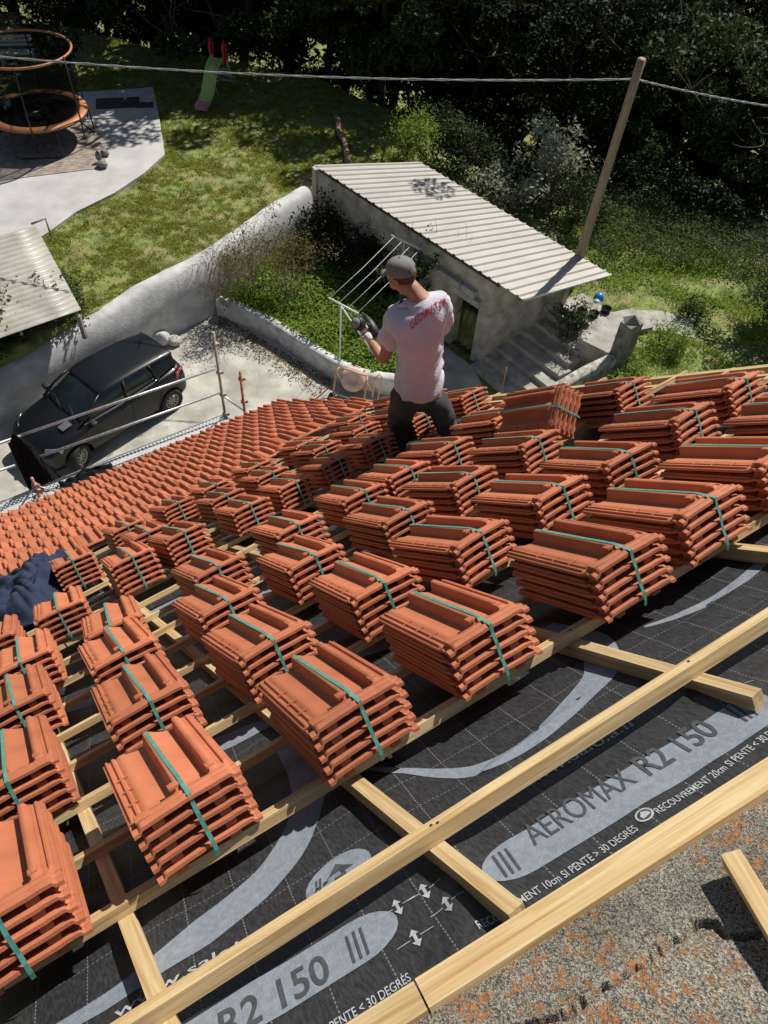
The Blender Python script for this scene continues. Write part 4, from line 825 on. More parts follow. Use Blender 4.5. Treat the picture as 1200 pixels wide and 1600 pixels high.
plank('scaffold_plank', pb_-pdir*2.6, pb_-pdir*.06, .325, .62, 'inner scaffold plank at lower left beside the gutter')
def post(x, y, z0, z1, m, lab, cups):
    t = empty('scaffold_post', (x, y, z0)); tag(t, lab, 'scaffold post'); q = MB(); q.tube([(0, 0, 0), (0, 0, z1-z0)], .024, 12); q.build('tube', m, t)
    for c in cups: q = MB(); q.lathe([(.026, c-.03), (.045, c-.025), (.045, c+.02), (.026, c+.03)], 12); q.box((.055, .0, c), (.05, .03, .045)); q.build('coupler', m, t)
    return t
P1 = at(352, 650, PLZ); post(P1.x, P1.y, .0, PLZ+1.78, mat('weathered_steel', (.36, .33, .27), .6, .2, 20), 'upright grey brown scaffold post at the far end of the planks', [PLZ+.05, PLZ+.5, PLZ+.98, PLZ+1.55])
P2_ = at(384, 657, PLZ-.1); post(P2_.x, P2_.y, .0, PLZ+1.0, PAINTR, 'rusty red scaffold post standing just beyond the planks', [PLZ+.35, PLZ+.85])
P3_ = at(62, 775, PLZ); post(P3_.x, P3_.y, .0, PLZ+.42, PAINTR, 'short rusty post with clamps by the gutter near the black jacket', [PLZ+.12, PLZ+.26])
for i, (px, py, dx) in enumerate(((40, 792, -.3), (74, 776, .25))):
    q = MB(); q.tube([Vector((P3_.x, P3_.y, PLZ+.25)), Vector((P3_.x, P3_.y, PLZ+.02)) + pdir*dx*1.1 + pnn*.1], .014, 8); tag(q.build('scaffold_brace', STEEL), ['thin grey brace at the left foot of the short post', 'thin grey brace at the right foot of the short post'][i], 'brace')
rl = [(PLZ+.97, (-70, 717), (32, 681), 'upper scaffold handrail stub left of the black jacket'), (PLZ+.47, (-70, 758), (24, 727), 'lower scaffold handrail stub left of the black jacket'),
      (PLZ+.97, (30, 681), (337, 576), 'upper scaffold handrail passing in front of the car'), (PLZ+.47, (58, 715), (345, 613), 'lower scaffold handrail passing in front of the car wheels')]
for z, a, b, lab in rl: q = MB(); q.tube([at(*a, z), at(*b, z)], .021, 10); tag(q.build('handrail', STEEL), lab, 'handrail', 'scaffold handrails')
q = MB(); q.tube([at(344, 615, PLZ+.45), at(398, 654, PLZ-.15)], .016, 8); tag(q.build('scaffold_brace', STEEL), 'thin diagonal brace down from the far post', 'brace')
# jacket hanging on the rail
def cloth(name, fn, nu, nv, m, lab, cat, th=.006):
    vs, fs = grid(nu, nv, fn); o = mesh_obj(name, vs, fs, m, smooth=True); md = o.modifiers.new('s', 'SOLIDIFY'); md.thickness = th; tag(o, lab, cat); return o
ja = at(33, 683, PLZ+1.0)
def jf(a, b):
    s = (a-.5); wd = .20+.34*b; off = .07*math.sin(a*9+2*b)*(.3+b) + .05*math.sin(a*17+1)*b
    p_ = ja + pdir*(s*wd-.10+.16*b) + pnn*(off*.8-.02) ; p_.z = ja.z+.02-b*1.22-.03*math.sin(a*7)-.10*abs(s)*(1-b) - (.16*(a > .62)*b*0); return tuple(p_+Vector((0, 0, .05*math.cos(s*3)*(1-b))))
cloth('hung_jacket', jf, 30, 26, BLACKC, 'black jacket hanging over the scaffold rail', 'jacket')
cb_ = at(138, 748, PLZ+.03)
def cf(a, b):
    p_ = cb_ + pdir*((a-.5)*.85) + pnn*((b-.5)*.30+.04*math.sin(a*9)); p_.z = PLZ+.03+.11*abs(nz(a*3, b*3, 1, 1.6))+.06*math.sin(a*math.pi)*math.sin(b*math.pi); return tuple(p_)
cloth('dropped_cloth', cf, 30, 16, BLACKC, 'black garment lying crumpled on the planks by the gutter', 'cloth')
# blue garment on the bundles
BLUE = mat('navy_cloth', (.016, .028, .064), .95, .25, 9, .5, 60)
def bf(a, b):
    px = -40+a*172 + 14*nz(a, b, 1, 3); py = (902-34*a**1.5)*(1-b) + (992-62*a-30*sstep(.55, 1, a))*b + 10*nz(a, b, 5, 3)
    edge = min(a, 1-a, b, 1-b); e_ = sstep(0, .16, edge)
    hh = .05 + .17*e_*(.55+.45*sstep(.2, .6, a)) + e_*(.07*nz(a*2.2, b*2.6, 3, 2.0)+.035*abs(nz(a*4, b*4, 8, 2.2)))
    fold = .024*math.sin((a*.8+b)*24+7*nz(a, b, 4, 2.5)) + .012*math.sin((a-b*.6)*47+9*nz(a, b, 9, 3))
    u, v = onroof(px, py, .10); return tuple(RF @ Vector((u, v, max(.036, hh+fold*e_))))
cloth('blue_garment', bf, 110, 90, BLUE, 'crumpled navy blue workwear dumped across the bundles at the left', 'garment', .008)
# ================================================================ CAR
def car():
    fl = at(130, 728, 0); rl_ = at(270, 640, 0); f_ = (fl-rl_).normalized(); lft = Vector((-f_.y, f_.x, 0)); wb = (fl-rl_).length
    c = (fl+rl_)/2 - lft*.80; c.z = 0.005
    M = Matrix(((f_.x, lft.x, 0, c.x), (f_.y, lft.y, 0, c.y), (0, 0, 1, c.z), (0, 0, 0, 1)))   # x forward, y left
    t = empty('parked_car', mw=M); tag(t, 'dark grey five door hatchback parked against the curving wall', 'car')
    BODY = mat('car_paint', (.006, .007, .009), .36, .05, 2, coat=.3, spec=.3); PL = mat('car_plastic', (.012, .012, .013), .6, .1, 20)
    X0 = wb/2
    # longitudinal stations: x, half width low, half width belt, z sill, z shoulder, z top(hood / deck)
    st_ = [(2.06, .50, .48, .30, .52, .56), (2.02, .66, .62, .22, .60, .66), (1.92, .78, .73, .18, .68, .76), (1.72, .83, .78, .17, .76, .86), (1.45, .86, .80, .18, .82, .93), (1.15, .865, .81, .20, .88, .985), (.85, .865, .81, .21, .93, 1.03), (.55, .87, .80, .21, .96, 1.06), (.2, .875, .79, .21, .98, 1.07), (-.3, .88, .785, .21, 1.0, 1.08), (-.8, .88, .78, .21, 1.03, 1.09), (-1.2, .88, .77, .22, 1.06, 1.11), (-1.55, .86, .75, .24, 1.06, 1.12), (-1.82, .82, .70, .28, 1.00, 1.10), (-1.95, .74, .62, .34, .92, 1.02)]
    vs, fs = [], []
    for x, hw, hb_, zs, zh, zt in st_:
        sec = [(0, zs-.02), (hw*.85, zs-.02), (hw*.97, zs+.05), (hw, zs+.2), (hw*1.0, (zs+zh)/2+.02), (hw*.985, zh-.09), (hb_*1.03, zh), (hb_*.93, zt-.045), (hb_*.72, zt-.008), (hb_*.4, zt+.008), (0, zt+.012)]
        full = sec + [(-y, z) for y, z in sec[-2:0:-1]]; vs += [(x, y, z) for y, z in full]
    q = len(full); K = len(st_)
    fs = [(i*q+k, i*q+(k+1) % q, (i+1)*q+(k+1) % q, (i+1)*q+k) for i in range(K-1) for k in range(q)] + [tuple(range(q))[::-1], tuple((K-1)*q+k for k in range(q))]
    # wheel arches: push the side faces in around the wheels
    body = mesh_obj('body', vs, fs, BODY, t, smooth=True); md = body.modifiers.new('s', 'SUBSURF'); md.levels = 2; md.render_levels = 2
    for wx in (X0, -X0):
        for sy in (1, -1):
            cu = MB(); n = 28; r = .365; pts = [(wx+r*math.cos(2*math.pi*k/n), .34+r*math.sin(2*math.pi*k/n)) for k in range(n)]
            v = [(x, sy*.55, z) for x, z in pts] + [(x, sy*1.1, z) for x, z in pts]; cu.add(v, [tuple(range(n)), tuple(range(n, 2*n))[::-1]] + [(k, n+k, n+(k+1) % n, (k+1) % n) for k in range(n)])
            bmm = bmesh.new(); 
            co = cu.build('cutter', PL); bmm.from_mesh(co.data); bmesh.ops.recalc_face_normals(bmm, faces=bmm.faces[:]); bmm.to_mesh(co.data); bmm.free(); co.matrix_world = M
            md = body.modifiers.new('b', 'BOOLEAN'); md.object = co; md.operation = 'DIFFERENCE'; md.solver = 'EXACT'
    bpy.context.view_layer.update()
    dg = bpy.context.evaluated_depsgraph_get(); me = bpy.data.meshes.new_from_object(body.evaluated_get(dg)); body.modifiers.clear(); body.data = me
    for o in [o for o in bpy.data.objects if o.name.startswith('cutter')]: bpy.data.objects.remove(o)
    me.materials.clear(); me.materials.append(BODY); me.materials.append(PL)
    # cabin: roof shell with pillars, glass inset
    def ring(x, hb_, z, n=0): return (x, hb_, z)
    base = {'f': (.98, .70, 1.035), 'm': (.1, .755, 1.06), 'r': (-1.70, .66, 1.12)}
    # glass house (slightly smaller) 
    gs = [(1.00, .68, 1.03, .60, 1.045), (.72, .70, 1.03, .57, 1.22), (.42, .72, 1.04, .55, 1.40), (.20, .735, 1.05, .55, 1.465), (-.35, .75, 1.06, .56, 1.49), (-1.0, .74, 1.08, .55, 1.475), (-1.45, .70, 1.10, .52, 1.42), (-1.72, .66, 1.08, .47, 1.26), (-1.88, .60, 1.02, .42, 1.08)]
    def shell(off, top):
        v = []; 
        for x, hb_, zb, ht, zt in gs:
            s_ = [(0, zb-.05), (hb_-off, zb-.05), (hb_-off, zb), ((hb_+ht)/2+.012-off, (zb+zt)/2+.02), (ht+.015-off, zt-.03-off*.5), (ht-.06, zt-off), (ht*.5, zt+.012-off), (0, zt+.018-off)]
            v += [(x, y, z) for y, z in s_ + [(-y, z) for y, z in s_[-2:0:-1]]]
        return v, 14
    v, q = shell(.0, 0); K = len(gs); f = [(i*q+k, i*q+(k+1) % q, (i+1)*q+(k+1) % q, (i+1)*q+k) for i in range(K-1) for k in range(q)] + [tuple(range(q))[::-1], tuple((K-1)*q+k for k in range(q))]
    g = mesh_obj('window_glass', v, f, GLASS, t, smooth=True); md = g.modifiers.new('s', 'SUBSURF'); md.levels = 2; md.render_levels = 2
    # roof skin above the glass
    rs = [(.34, .585, 1.445), (.12, .60, 1.495), (-.35, .61, 1.518), (-1.0, .595, 1.50), (-1.45, .565, 1.455), (-1.78, .53, 1.40)]
    v = []
    for x, hw, z in rs:
        s_ = [(hw+.03, z-.075), (hw, z-.03), (hw*.85, z), (hw*.45, z+.012), (0, z+.016)]; v += [(x, y, zz) for y, zz in s_ + [(-y, zz) for y, zz in s_[-2::-1]]]
    q = 9; f = [(i*q+k, i*q+k+1, (i+1)*q+k+1, (i+1)*q+k) for i in range(len(rs)-1) for k in range(q-1)]
    r_ = mesh_obj('roof', v, f, BODY, t, smooth=True); md = r_.modifiers.new('d', 'SOLIDIFY'); md.thickness = .02; md = r_.modifiers.new('s', 'SUBSURF'); md.levels = 2; md.render_levels = 2
    for sy in (1, -1):
        def pil(name, pts, r, mt=BODY): b = MB(); b.tube(pts, r, 6); b.build(name, mt, t)
        pil('windscreen_pillar', [(1.02, .69*sy, 1.03), (.68, .67*sy, 1.25), (.34, .605*sy, 1.43)], [.035, .03, .035]); pil('door_pillar', [(-.22, .765*sy, 1.06), (-.26, .69*sy, 1.28), (-.30, .61*sy, 1.46)], [.03, .032, .03], PL)
        pil('rear_pillar', [(-1.12, .765*sy, 1.08), (-1.08, .69*sy, 1.28), (-1.02, .60*sy, 1.46)], [.03, .03, .03])
        b = MB(); v_, f2 = grid(8, 6, lambda a, c_: (-1.14-.60*a+.12*c_*(1-a), sy*((.772-.10*a)*(1-c_)+(.575-.05*a)*c_+.05*c_*(1-c_)), (1.09)*(1-c_)+(1.46-.06*a)*c_)); b.add(v_, f2, True); o = b.build('quarter_panel', BODY, t); md = o.modifiers.new('d', 'SOLIDIFY'); md.thickness = .03
        b = MB(); b.tube([(.95, .755*sy, 1.035), (.0, .80*sy, 1.055), (-1.0, .79*sy, 1.10), (-1.15, .78*sy, 1.12)], .010, 6); b.build('window_trim', mat('chrome', (.6, .6, .6), .15, .05, 5, metal=1.0), t)
        b = MB(); b.box((.80, .90*sy, 1.06), (.13, .20, .13), bev=.04); b.box((.80, .80*sy, 1.01), (.06, .12, .04)); b.build('wing_mirror', PL, t)
        b = MB(); b.box((-.08, .885*sy, .93), (.16, .02, .028), bev=.008); b.build('door_handle', BODY, t); b = MB(); b.box((-.98, .885*sy, .95), (.16, .02, .028), bev=.008); b.build('door_handle', BODY, t)
        for xx in (.72, -.24, -1.05): b = MB(); b.tube([(xx, .874*sy, .36), (xx, .888*sy, .62), (xx-.02, .872*sy, .93)], .004, 4); b.build('door_gap', PL, t)
        b = MB(); v_, f2 = grid(10, 5, lambda a, c_: (1.64+.28*a-.04*c_, sy*(.80-.28*a**1.3+.015), .655+.13*c_+.03*(1-a))); b.add(v_, f2, True); o = b.build('headlight', mat('lamp_glass', (.25, .27, .28), .08, .3, 30, spec=.9, metal=.4), t); md = o.modifiers.new('d', 'SOLIDIFY'); md.thickness = .03
        b = MB(); b.box((1.965, .56*sy, .38), (.05, .15, .08), Matrix.Rotation(R(-22*sy), 4, 'Z'), bev=.02); b.build('fog_lamp', mat('chrome', (.6, .6, .6), .15), t)
        b = MB(); v_, f2 = grid(6, 6, lambda a, c_: (-1.58-.30*a, sy*(.835-.14*a+.02), .80+.22*c_)); b.add(v_, f2, True); o = b.build('tail_light', mat('tail_red', (.40, .012, .012), .12, .1, 5, coat=.6), t); md = o.modifiers.new('d', 'SOLIDIFY'); md.thickness = .03
    for sy in (1, -1):
        for wx, ang in ((X0, 24), (-X0, 0)):
            w = bpy.data.objects.new('wheel', None)
            Mw = Matrix.Translation((wx, .79*sy, .315)) @ Matrix.Rotation(R(ang), 4, 'Z') @ Matrix.Rotation(R(-90*sy), 4, 'X')
            b = MB(); b.lathe([(.20, -.10), (.30, -.10), (.315, -.07), (.315, .07), (.30, .10), (.205, .10), (.20, .06)], 36, Mw); b.f = [f_2 for f_2 in b.f if len(f_2) == 4]; b.sm = b.sm[:len(b.f)]; ty = b.build('wheel', mat('tyre', (.018, .018, .018), .85, .2, 30), t)
            b = MB(); b.lathe([(.165, .06), (.205, .085), (.205, .09), (.17, .075)], 36, Mw); kp = [i for i, f_2 in enumerate(b.f) if len(f_2) == 4]; b.f = [b.f[i] for i in kp]; b.sm = [True]*len(b.f); b.lathe([(.001, .05), (.05, .055), (.052, .07), (.001, .072)], 20, Mw)
            for k in range(10): a_ = k*2*math.pi/10; b.box((0, 0, 0), (.13, .034, .012), Mw @ Matrix.Rotation(a_, 4, 'Z') @ Matrix.Translation((.115, 0, .066)))
            b.build('rim', mat('alloy', (.30, .30, .29), .35, .1, 10, metal=.6), ty)
    b = MB(); b.box((2.035, 0, .50), (.03, .52, .12), Matrix.Rotation(R(-12), 4, 'Y')); b.build('number_plate', mat('plate', (.65, .65, .62), .4), t)
    b = MB(); b.box((2.02, 0, .36), (.03, .80, .12), bev=.01); b.box((2.04, 0, .605), (.03, .75, .05), bev=.01); b.build('grille', PL, t)
    b = MB(); b.lathe([(.001, 0), (.055, 0), (.055, .012), (.001, .015)], 24, Matrix.Translation((2.055, 0, .62)) @ Matrix.Rotation(R(78), 4, 'Y')); b.build('badge', mat('chrome', (.6, .6, .6), .15), t)
    b = MB(); b.tube([(-1.25, .0, 1.50), (-1.36, .0, 1.70), (-1.46, .0, 1.86)], [.012, .006, .004], 6); b.build('aerial', PL, t)
    for yy in (.30, -.25): b = MB(); b.tube([(1.02, yy+.25, 1.05), (.93, yy, 1.10), (.86, yy-.22, 1.15)], .009, 5); b.build('wiper', PL, t)
    b = MB(); b.box((1.25, .45, 1.0), (.26, .20, .012), Matrix.Rotation(R(6), 4, 'Y'), bev=.004); b.build('bonnet_vent', mat('vent_grey', (.10, .10, .10), .5), t)
car()
# ================================================================ PERSON
def skin(name, chains, m, parent, sub=2, merge=True):
    """chains: list of joints [(x, y, z, r), ...]; a joint given twice joins the chains"""
    me = bpy.data.meshes.new(name); vs, es, rs = [], [], []; idx = {}
    for ch in chains:
        prev = None
        for x, y, z, r in ch:
            key = (round(x, 4), round(y, 4), round(z, 4))
            if key not in idx: idx[key] = len(vs); vs.append((x, y, z)); rs.append(r)
            i = idx[key]
            if prev is not None and prev != i: es.append((prev, i))
            prev = i
    me.from_pydata(vs, es, []); o = bpy.data.objects.new(name, me); col.objects.link(o)
    md = o.modifiers.new('skin', 'SKIN'); md.use_smooth_shade = True
    for i, r in enumerate(rs):
        sv = me.skin_vertices[0].data[i]; sv.radius = r if isinstance(r, tuple) else (r, r)
    me.skin_vertices[0].data[0].use_root = True
    s = o.modifiers.new('sub', 'SUBSURF'); s.levels = sub; s.render_levels = sub
    bpy.context.view_layer.update(); dg = bpy.context.evaluated_depsgraph_get(); nm = bpy.data.meshes.new_from_object(o.evaluated_get(dg)); o.modifiers.clear(); o.data = nm; nm.name = name
    nm.materials.clear(); nm.materials.append(m); nm.polygons.foreach_set('use_smooth', [True]*len(nm.polygons)); o.parent = parent; return o
def person():
    base = Vector((.20, 4.66, 8.52)); t = empty('person', base); tag(t, 'person in grey cap, white T-shirt and dark trousers, back turned, holding a cordless drill', 'person')
    SK = mat('skin', (.40, .20, .13), .55, .08, 12); SH_ = mat('tshirt', (.62, .59, .67), .9, .05, 6, .5, 60); TR = mat('work_trousers', (.055, .052, .060), .9, .2, 8, .5, 50); CP = mat('cap_grey', (.20, .19, .185), .85, .1, 10, .3, 80); GL = mat('work_glove', (.60, .58, .56), .85, .1, 20, .4, 60)
    z0 = base.z; 
    def J(px, py, dep, r):   # joint placed on the man's own upright plane, dep metres further away
        rr_ = ray(px, py); nn = Vector((.1, 1, 0)).normalized(); O_ = Vector((0, 0, CZ)); F_ = Vector((.2577, 4.6935, 0)); k = (F_.dot(nn)+dep)/rr_.dot(nn); p_ = O_+rr_*k-base; return (p_.x, p_.y, p_.z, r)
    hip = J(654, 604, .03, (.150, .110)); wst = J(656, 572, .03, (.13, .10)); chest = J(658, 530, .04, (.13, .10)); uch = J(659, 486, .05, (.12, .085)); nb = J(654, 462, .07, (.07, .068)); nk = J(646, 452, .09, (.064, .064)); hd0 = J(634, 447, .12, (.075, .085)); hd1 = J(627, 430, .13, (.088, .10)); hd2 = J(624, 414, .13, (.08, .09)); hd3 = J(623, 405, .13, (.05, .055))
    ls = J(619, 494, .05, .062); le = J(600, 564, .06, .054); lw = J(579, 533, .26, .036)
    rs = J(691, 474, .06, .062); re = J(684, 538, .24, .050); rw = J(600, 530, .40, .034)
    lh = J(631, 624, .03, .09); lk = J(623, 664, .14, .078); la = J(620, 712, .02, .055)
    rh = J(675, 618, .04, .09); rk = J(695, 655, .20, .078); ra = J(706, 688, .10, .055)
    def toe(a, r=.045): return (a[0]-.02, a[1]+.16, a[2]-.10, r)
    body = skin('body', [[hip, wst, chest, uch, nb, nk, hd0, hd1, hd2, hd3], [uch, ls, le, lw], [uch, rs, re, rw], [hip, lh, lk, la], [hip, rh, rk, ra]], SK, t)
    # trousers
    tr = skin('trousers', [[(hip[0], hip[1], hip[2]+.05, (.195, .145)), hip[:3]+((.21, .155),), lh[:3]+(.135,), ((lh[0]+lk[0])/2, (lh[1]+lk[1])/2, (lh[2]+lk[2])/2, .118), lk[:3]+(.103,), ((la[0]+lk[0])/2, (la[1]+lk[1])/2, (la[2]+lk[2])/2, .098), la[:3]+(.078,)],
        [hip[:3]+((.21, .155),), rh[:3]+(.135,), ((rh[0]+rk[0])/2, (rh[1]+rk[1])/2, (rh[2]+rk[2])/2, .118), rk[:3]+(.103,), ((ra[0]+rk[0])/2, (ra[1]+rk[1])/2, (ra[2]+rk[2])/2, .096), ra[:3]+(.075,)]], TR, t)
    bm_ = bmesh.new(); bm_.from_mesh(tr.data)
    for v in bm_.verts: n = .028*nz(v.co.x, v.co.y, v.co.z, 8)+.018*nz(v.co.x*2, v.co.y, v.co.z*3, 13); v.co += v.normal*n
    bm_.to_mesh(tr.data); bm_.free()
    for a in (la, ra):
        tt = toe(a); skin('boot', [[(a[0], a[1]-.02, a[2]-.01, .06), (a[0], a[1]-.02, a[2]-.09, .055), (a[0]-.01, a[1]+.08, a[2]-.10, .052), tt]], mat('boot', (.03, .025, .02), .7), t)
    # shirt: torso with short sleeves
    mids = lambda p_, q_, f: tuple(p_[i]+(q_[i]-p_[i])*f for i in range(3))
    sl_ = mids(ls, le, .72); sr_ = mids(rs, re, .72)
    hem = (hip[0], hip[1], hip[2]-.05)
    um = mids(uch, nb, .55)
    shirt = skin('tshirt', [[hem+((.285, .235),), mids(hip, wst, .6)+((.262, .205),), wst[:3]+((.255, .195),), chest[:3]+((.252, .185),), uch[:3]+((.205, .145),), um+((.135, .115),), mids(uch, nb, 1.0)+((.082, .078),)], [uch[:3]+((.205, .145),), ls[:3]+(.105,), mids(ls, le, .4)+(.100,), sl_+(.092,)], [uch[:3]+((.205, .145),), rs[:3]+(.105,), mids(rs, re, .4)+(.100,), sr_+(.090,)]], SH_, t)
    bm_ = bmesh.new(); bm_.from_mesh(shirt.data); bmesh.ops.subdivide_edges(bm_, edges=bm_.edges[:], cuts=1, use_grid_fill=True); bm_.normal_update()
    for v in bm_.verts:
        c = v.co; low = max(0, min(1, (uch[2]-c.z)/.35)); w_ = .008*(.3+low)*math.sin((c.z*1.0-c.x*.9)*42+6*nz(c.x, c.y, c.z, 4)) + .012*nz(c.x*.7, c.y, c.z*1.4, 8) + .006*nz(c.x, c.y, c.z, 20); v.co += v.normal*w_
    bm_.to_mesh(shirt.data); bm_.free(); shirt.data.polygons.foreach_set('use_smooth', [True]*len(shirt.data.polygons))
    # lettering on the back, dropped onto the shirt
    from mathutils.bvhtree import BVHTree
    tree = BVHTree.FromPolygons([v.co for v in shirt.data.vertices], [p_.vertices[:] for p_ in shirt.data.polygons])
    tb_ = text_bm('GEDIMAT.FR', 0, 0, 1, .15, 0, .012)
    for ax in (0, 1):
        k = 1; lo_ = min(v.co[ax] for v in tb_.verts); hi_ = max(v.co[ax] for v in tb_.verts); c = lo_
        while c < hi_:
            co = [0, 0, 0]; no = [0, 0, 0]; co[ax] = c; no[ax] = 1; bmesh.ops.bisect_plane(tb_, geom=tb_.verts[:]+tb_.edges[:]+tb_.faces[:], plane_co=co, plane_no=no); c += .03
    bmesh.ops.triangulate(tb_, faces=tb_.faces[:]); camp = Vector((0, 0, CZ))-base
    bad = []
    for v in tb_.verts:
        s, h_ = v.co.x, v.co.y; X = 642+58*s; Y = 516-39*s + 5*math.sin(s*math.pi)*-1 - h_*84 ; X -= h_*14
        d_ = ray(X, Y).normalized(); hit, nrm, _, _ = tree.ray_cast(camp, d_)
        if hit is None: bad.append(v)
        else: v.co = hit - d_*.007
    if bad: bmesh.ops.delete(tb_, geom=bad, context='VERTS')
    me = bpy.data.meshes.new('lettering'); tb_.to_mesh(me); tb_.free(); me.materials.append(mat('print_red', (.55, .10, .12), .8, .1, 20)); o = bpy.data.objects.new('lettering', me); col.objects.link(o); o.parent = shirt
    # head details
    H0 = Vector(hd1[:3]); fwdh = Vector((-.83, .50, -.24)).normalized(); upv = Vector((-.16, .10, 1)).normalized(); side = fwdh.cross(upv).normalized(); upv = side.cross(fwdh)
    def L(f_, s_, u_): return H0 + fwdh*f_ + side*s_ + upv*u_
    def blob(name, c, r, m, par=None, seg=16):
        Mh = Matrix((( fwdh.x, side.x, upv.x, c.x), (fwdh.y, side.y, upv.y, c.y), (fwdh.z, side.z, upv.z, c.z), (0, 0, 0, 1))); b = MB(); b.lathe([(math.sin(R(k*15)), -math.cos(R(k*15))) for k in range(13)], seg, Mh @ Matrix.Diagonal((r[0], r[1], r[2], 1))); return b.build(name, m, par or t)
    hb_ = blob('hair', L(-.022, 0, .02), (.098, .088, .092), mat('short_hair', (.07, .045, .035), .9), None)
    blob('nose', L(.112, 0, -.03), (.020, .013, .020), SK)
    blob('chin', L(.070, 0, -.085), (.040, .038, .032), SK); blob('cheek', L(.045, 0, -.045), (.060, .066, .058), SK)
    for s_ in (1, -1):
        blob('ear', L(-.012, .088*s_, -.022), (.022, .011, .033), SK); blob('eye', L(.092, .032*s_, -.008), (.012, .012, .010), mat('eye_white', (.5, .48, .45), .3))
    m = MB(); m.tube([L(.098, .02, -.065), L(.104, 0, -.067), L(.098, -.02, -.065)], .006, 6); m.build('mouth', mat('lips', (.30, .11, .09), .5), t)
    # cap: dome and peak
    Mc = Matrix(((fwdh.x, side.x, upv.x, 0), (fwdh.y, side.y, upv.y, 0), (fwdh.z, side.z, upv.z, 0), (0, 0, 0, 1))); cc = L(-.004, 0, .022); Mc.translation = cc
    prof = [(1, 0), (1.0, .25), (.95, .5), (.84, .72), (.62, .90), (.33, .985), (.03, 1.0)]; m = MB(); m.lathe([(r_, z_) for r_, z_ in prof], 28, Mc @ Matrix.Diagonal((.116, .101, .112, 1))); cap = m.build('cap', CP, t)
    pk = MB(); v_, f_2 = grid(13, 6, lambda a, b: tuple(Mc @ Vector((.095+.085*b*math.sin(math.pi*(.12+.76*a))+.0, (a-.5)*.165*(1-.12*b), .012-.030*b*1.0+.028*math.cos((a-.5)*2.6)-.02)))); pk.add(v_, f_2, True); o = pk.build('peak', CP, cap); md = o.modifiers.new('s', 'SOLIDIFY'); md.thickness = .005
    m = MB(); m.lathe([(.005, .0), (.007, .005), (.001, .009)], 8, Matrix.Translation(cc+upv*.112)); m.build('button', CP, cap)
    m = MB(); m.tube([cc-fwdh*.112+upv*.02+side*.045*math.cos(a)+upv*.045*math.sin(a)-fwdh*0+fwdh*(.012*math.sin(a)) for a in [R(k*20) for k in range(10)]], .004, 6); m.build('strap_opening', mat('cap_dark', (.05, .05, .05), .9), cap)
    m = MB(); m.tube([L(.095, .05, .0), L(.07, .09, .0), L(-.01, .098, .0)], .004, 5); m.tube([L(.095, .05, .0), L(.105, .015, -.002)], .004, 5); m.build('glasses', DARKM, t)
    # hands: gloves with five fingers each around the drill
    dr = Vector(J(566, 507, .34, 0)[:3]); lwv = Vector(lw[:3]); rwv = Vector(rw[:3])
    def hand(wv, palm, dirf, dirs, name):
        chains = [[(*wv, .036), (*(wv+(palm-wv)*.5), (.034, .026)), (*palm, (.042, .026))]]
        o = skin(name, chains, GL, t)
        for k in range(4):
            off = dirs*((k-1.5)*.021); ln = [.030, .034, .032, .026][k]; b0 = palm+off+dirf*.01; cu_ = (dr-palm); cu_ = cu_/max(cu_.length, .01)
            p1 = b0+dirf*ln*1.1; p2 = p1+(dirf*.5+cu_*.7).normalized()*ln; p3 = p2+(cu_-dirf*.25).normalized()*ln*.8
            skin('finger', [[(*b0, .0115), (*p1, .0108), (*p2, .0098), (*p3, .0085)]], GL, o, 1)
        b0 = palm-dirs*.034-dirf*.03; skin('thumb', [[(*b0, .014), (*(b0-dirs*.022+dirf*.025), .012), (*(b0-dirs*.014+dirf*.055), .010)]], GL, o, 1)
    hand(lwv, lwv+(dr-lwv)*.55+Vector((.0, -.01, .0)), Vector((-.6, .5, .5)).normalized(), Vector((.5, .2, .6)).normalized(), 'hand')
    hand(rwv, rwv+Vector((-.07, .0, .03)), Vector((-.9, .1, .2)).normalized(), Vector((.1, -.6, .7)).normalized(), 'hand')
    return base, dr
pb0, drl = person()
def drill():
    o = pb0+drl; t = empty('cordless_drill', o); tag(t, 'black cordless drill with grey battery foot gripped by the person', 'drill'); BK = mat('tool_black', (.02, .02, .022), .5, .2, 20); GY = mat('tool_grey', (.28, .29, .30), .5, .1, 10)
    ax = Vector((-.50, .75, .30)).normalized(); gx = Vector((-.72, -.30, .62)).normalized(); gx = (gx-ax*gx.dot(ax)).normalized()
    q = ax.to_track_quat('Z', 'Y').to_matrix().to_4x4(); q2 = gx.to_track_quat('Z', 'Y').to_matrix().to_4x4()
    m = MB(); m.lathe([(.03, -.10), (.042, -.09), (.044, .02), (.036, .05), (.024, .09), (.014, .12), (.004, .13)], 18, Matrix.Translation(-gx*.12) @ q); m.build('motor_housing', BK, t)
    m = MB(); m.lathe([(.022, -.12), (.026, -.06), (.024, .0), (.03, .02)], 14, q2); m.build('grip', BK, t)
    m = MB(); m.lathe([(.050, .015), (.056, .03), (.056, .075), (.048, .085)], 22, q2 @ Matrix.Translation((0, 0, .0))); bt = m.build('battery', BK, t)
    m = MB(); m.lathe([(.001, .0855), (.044, .0855), (.044, .088), (.001, .088)], 22, q2); m.build('battery_foot', GY, bt)
drill()
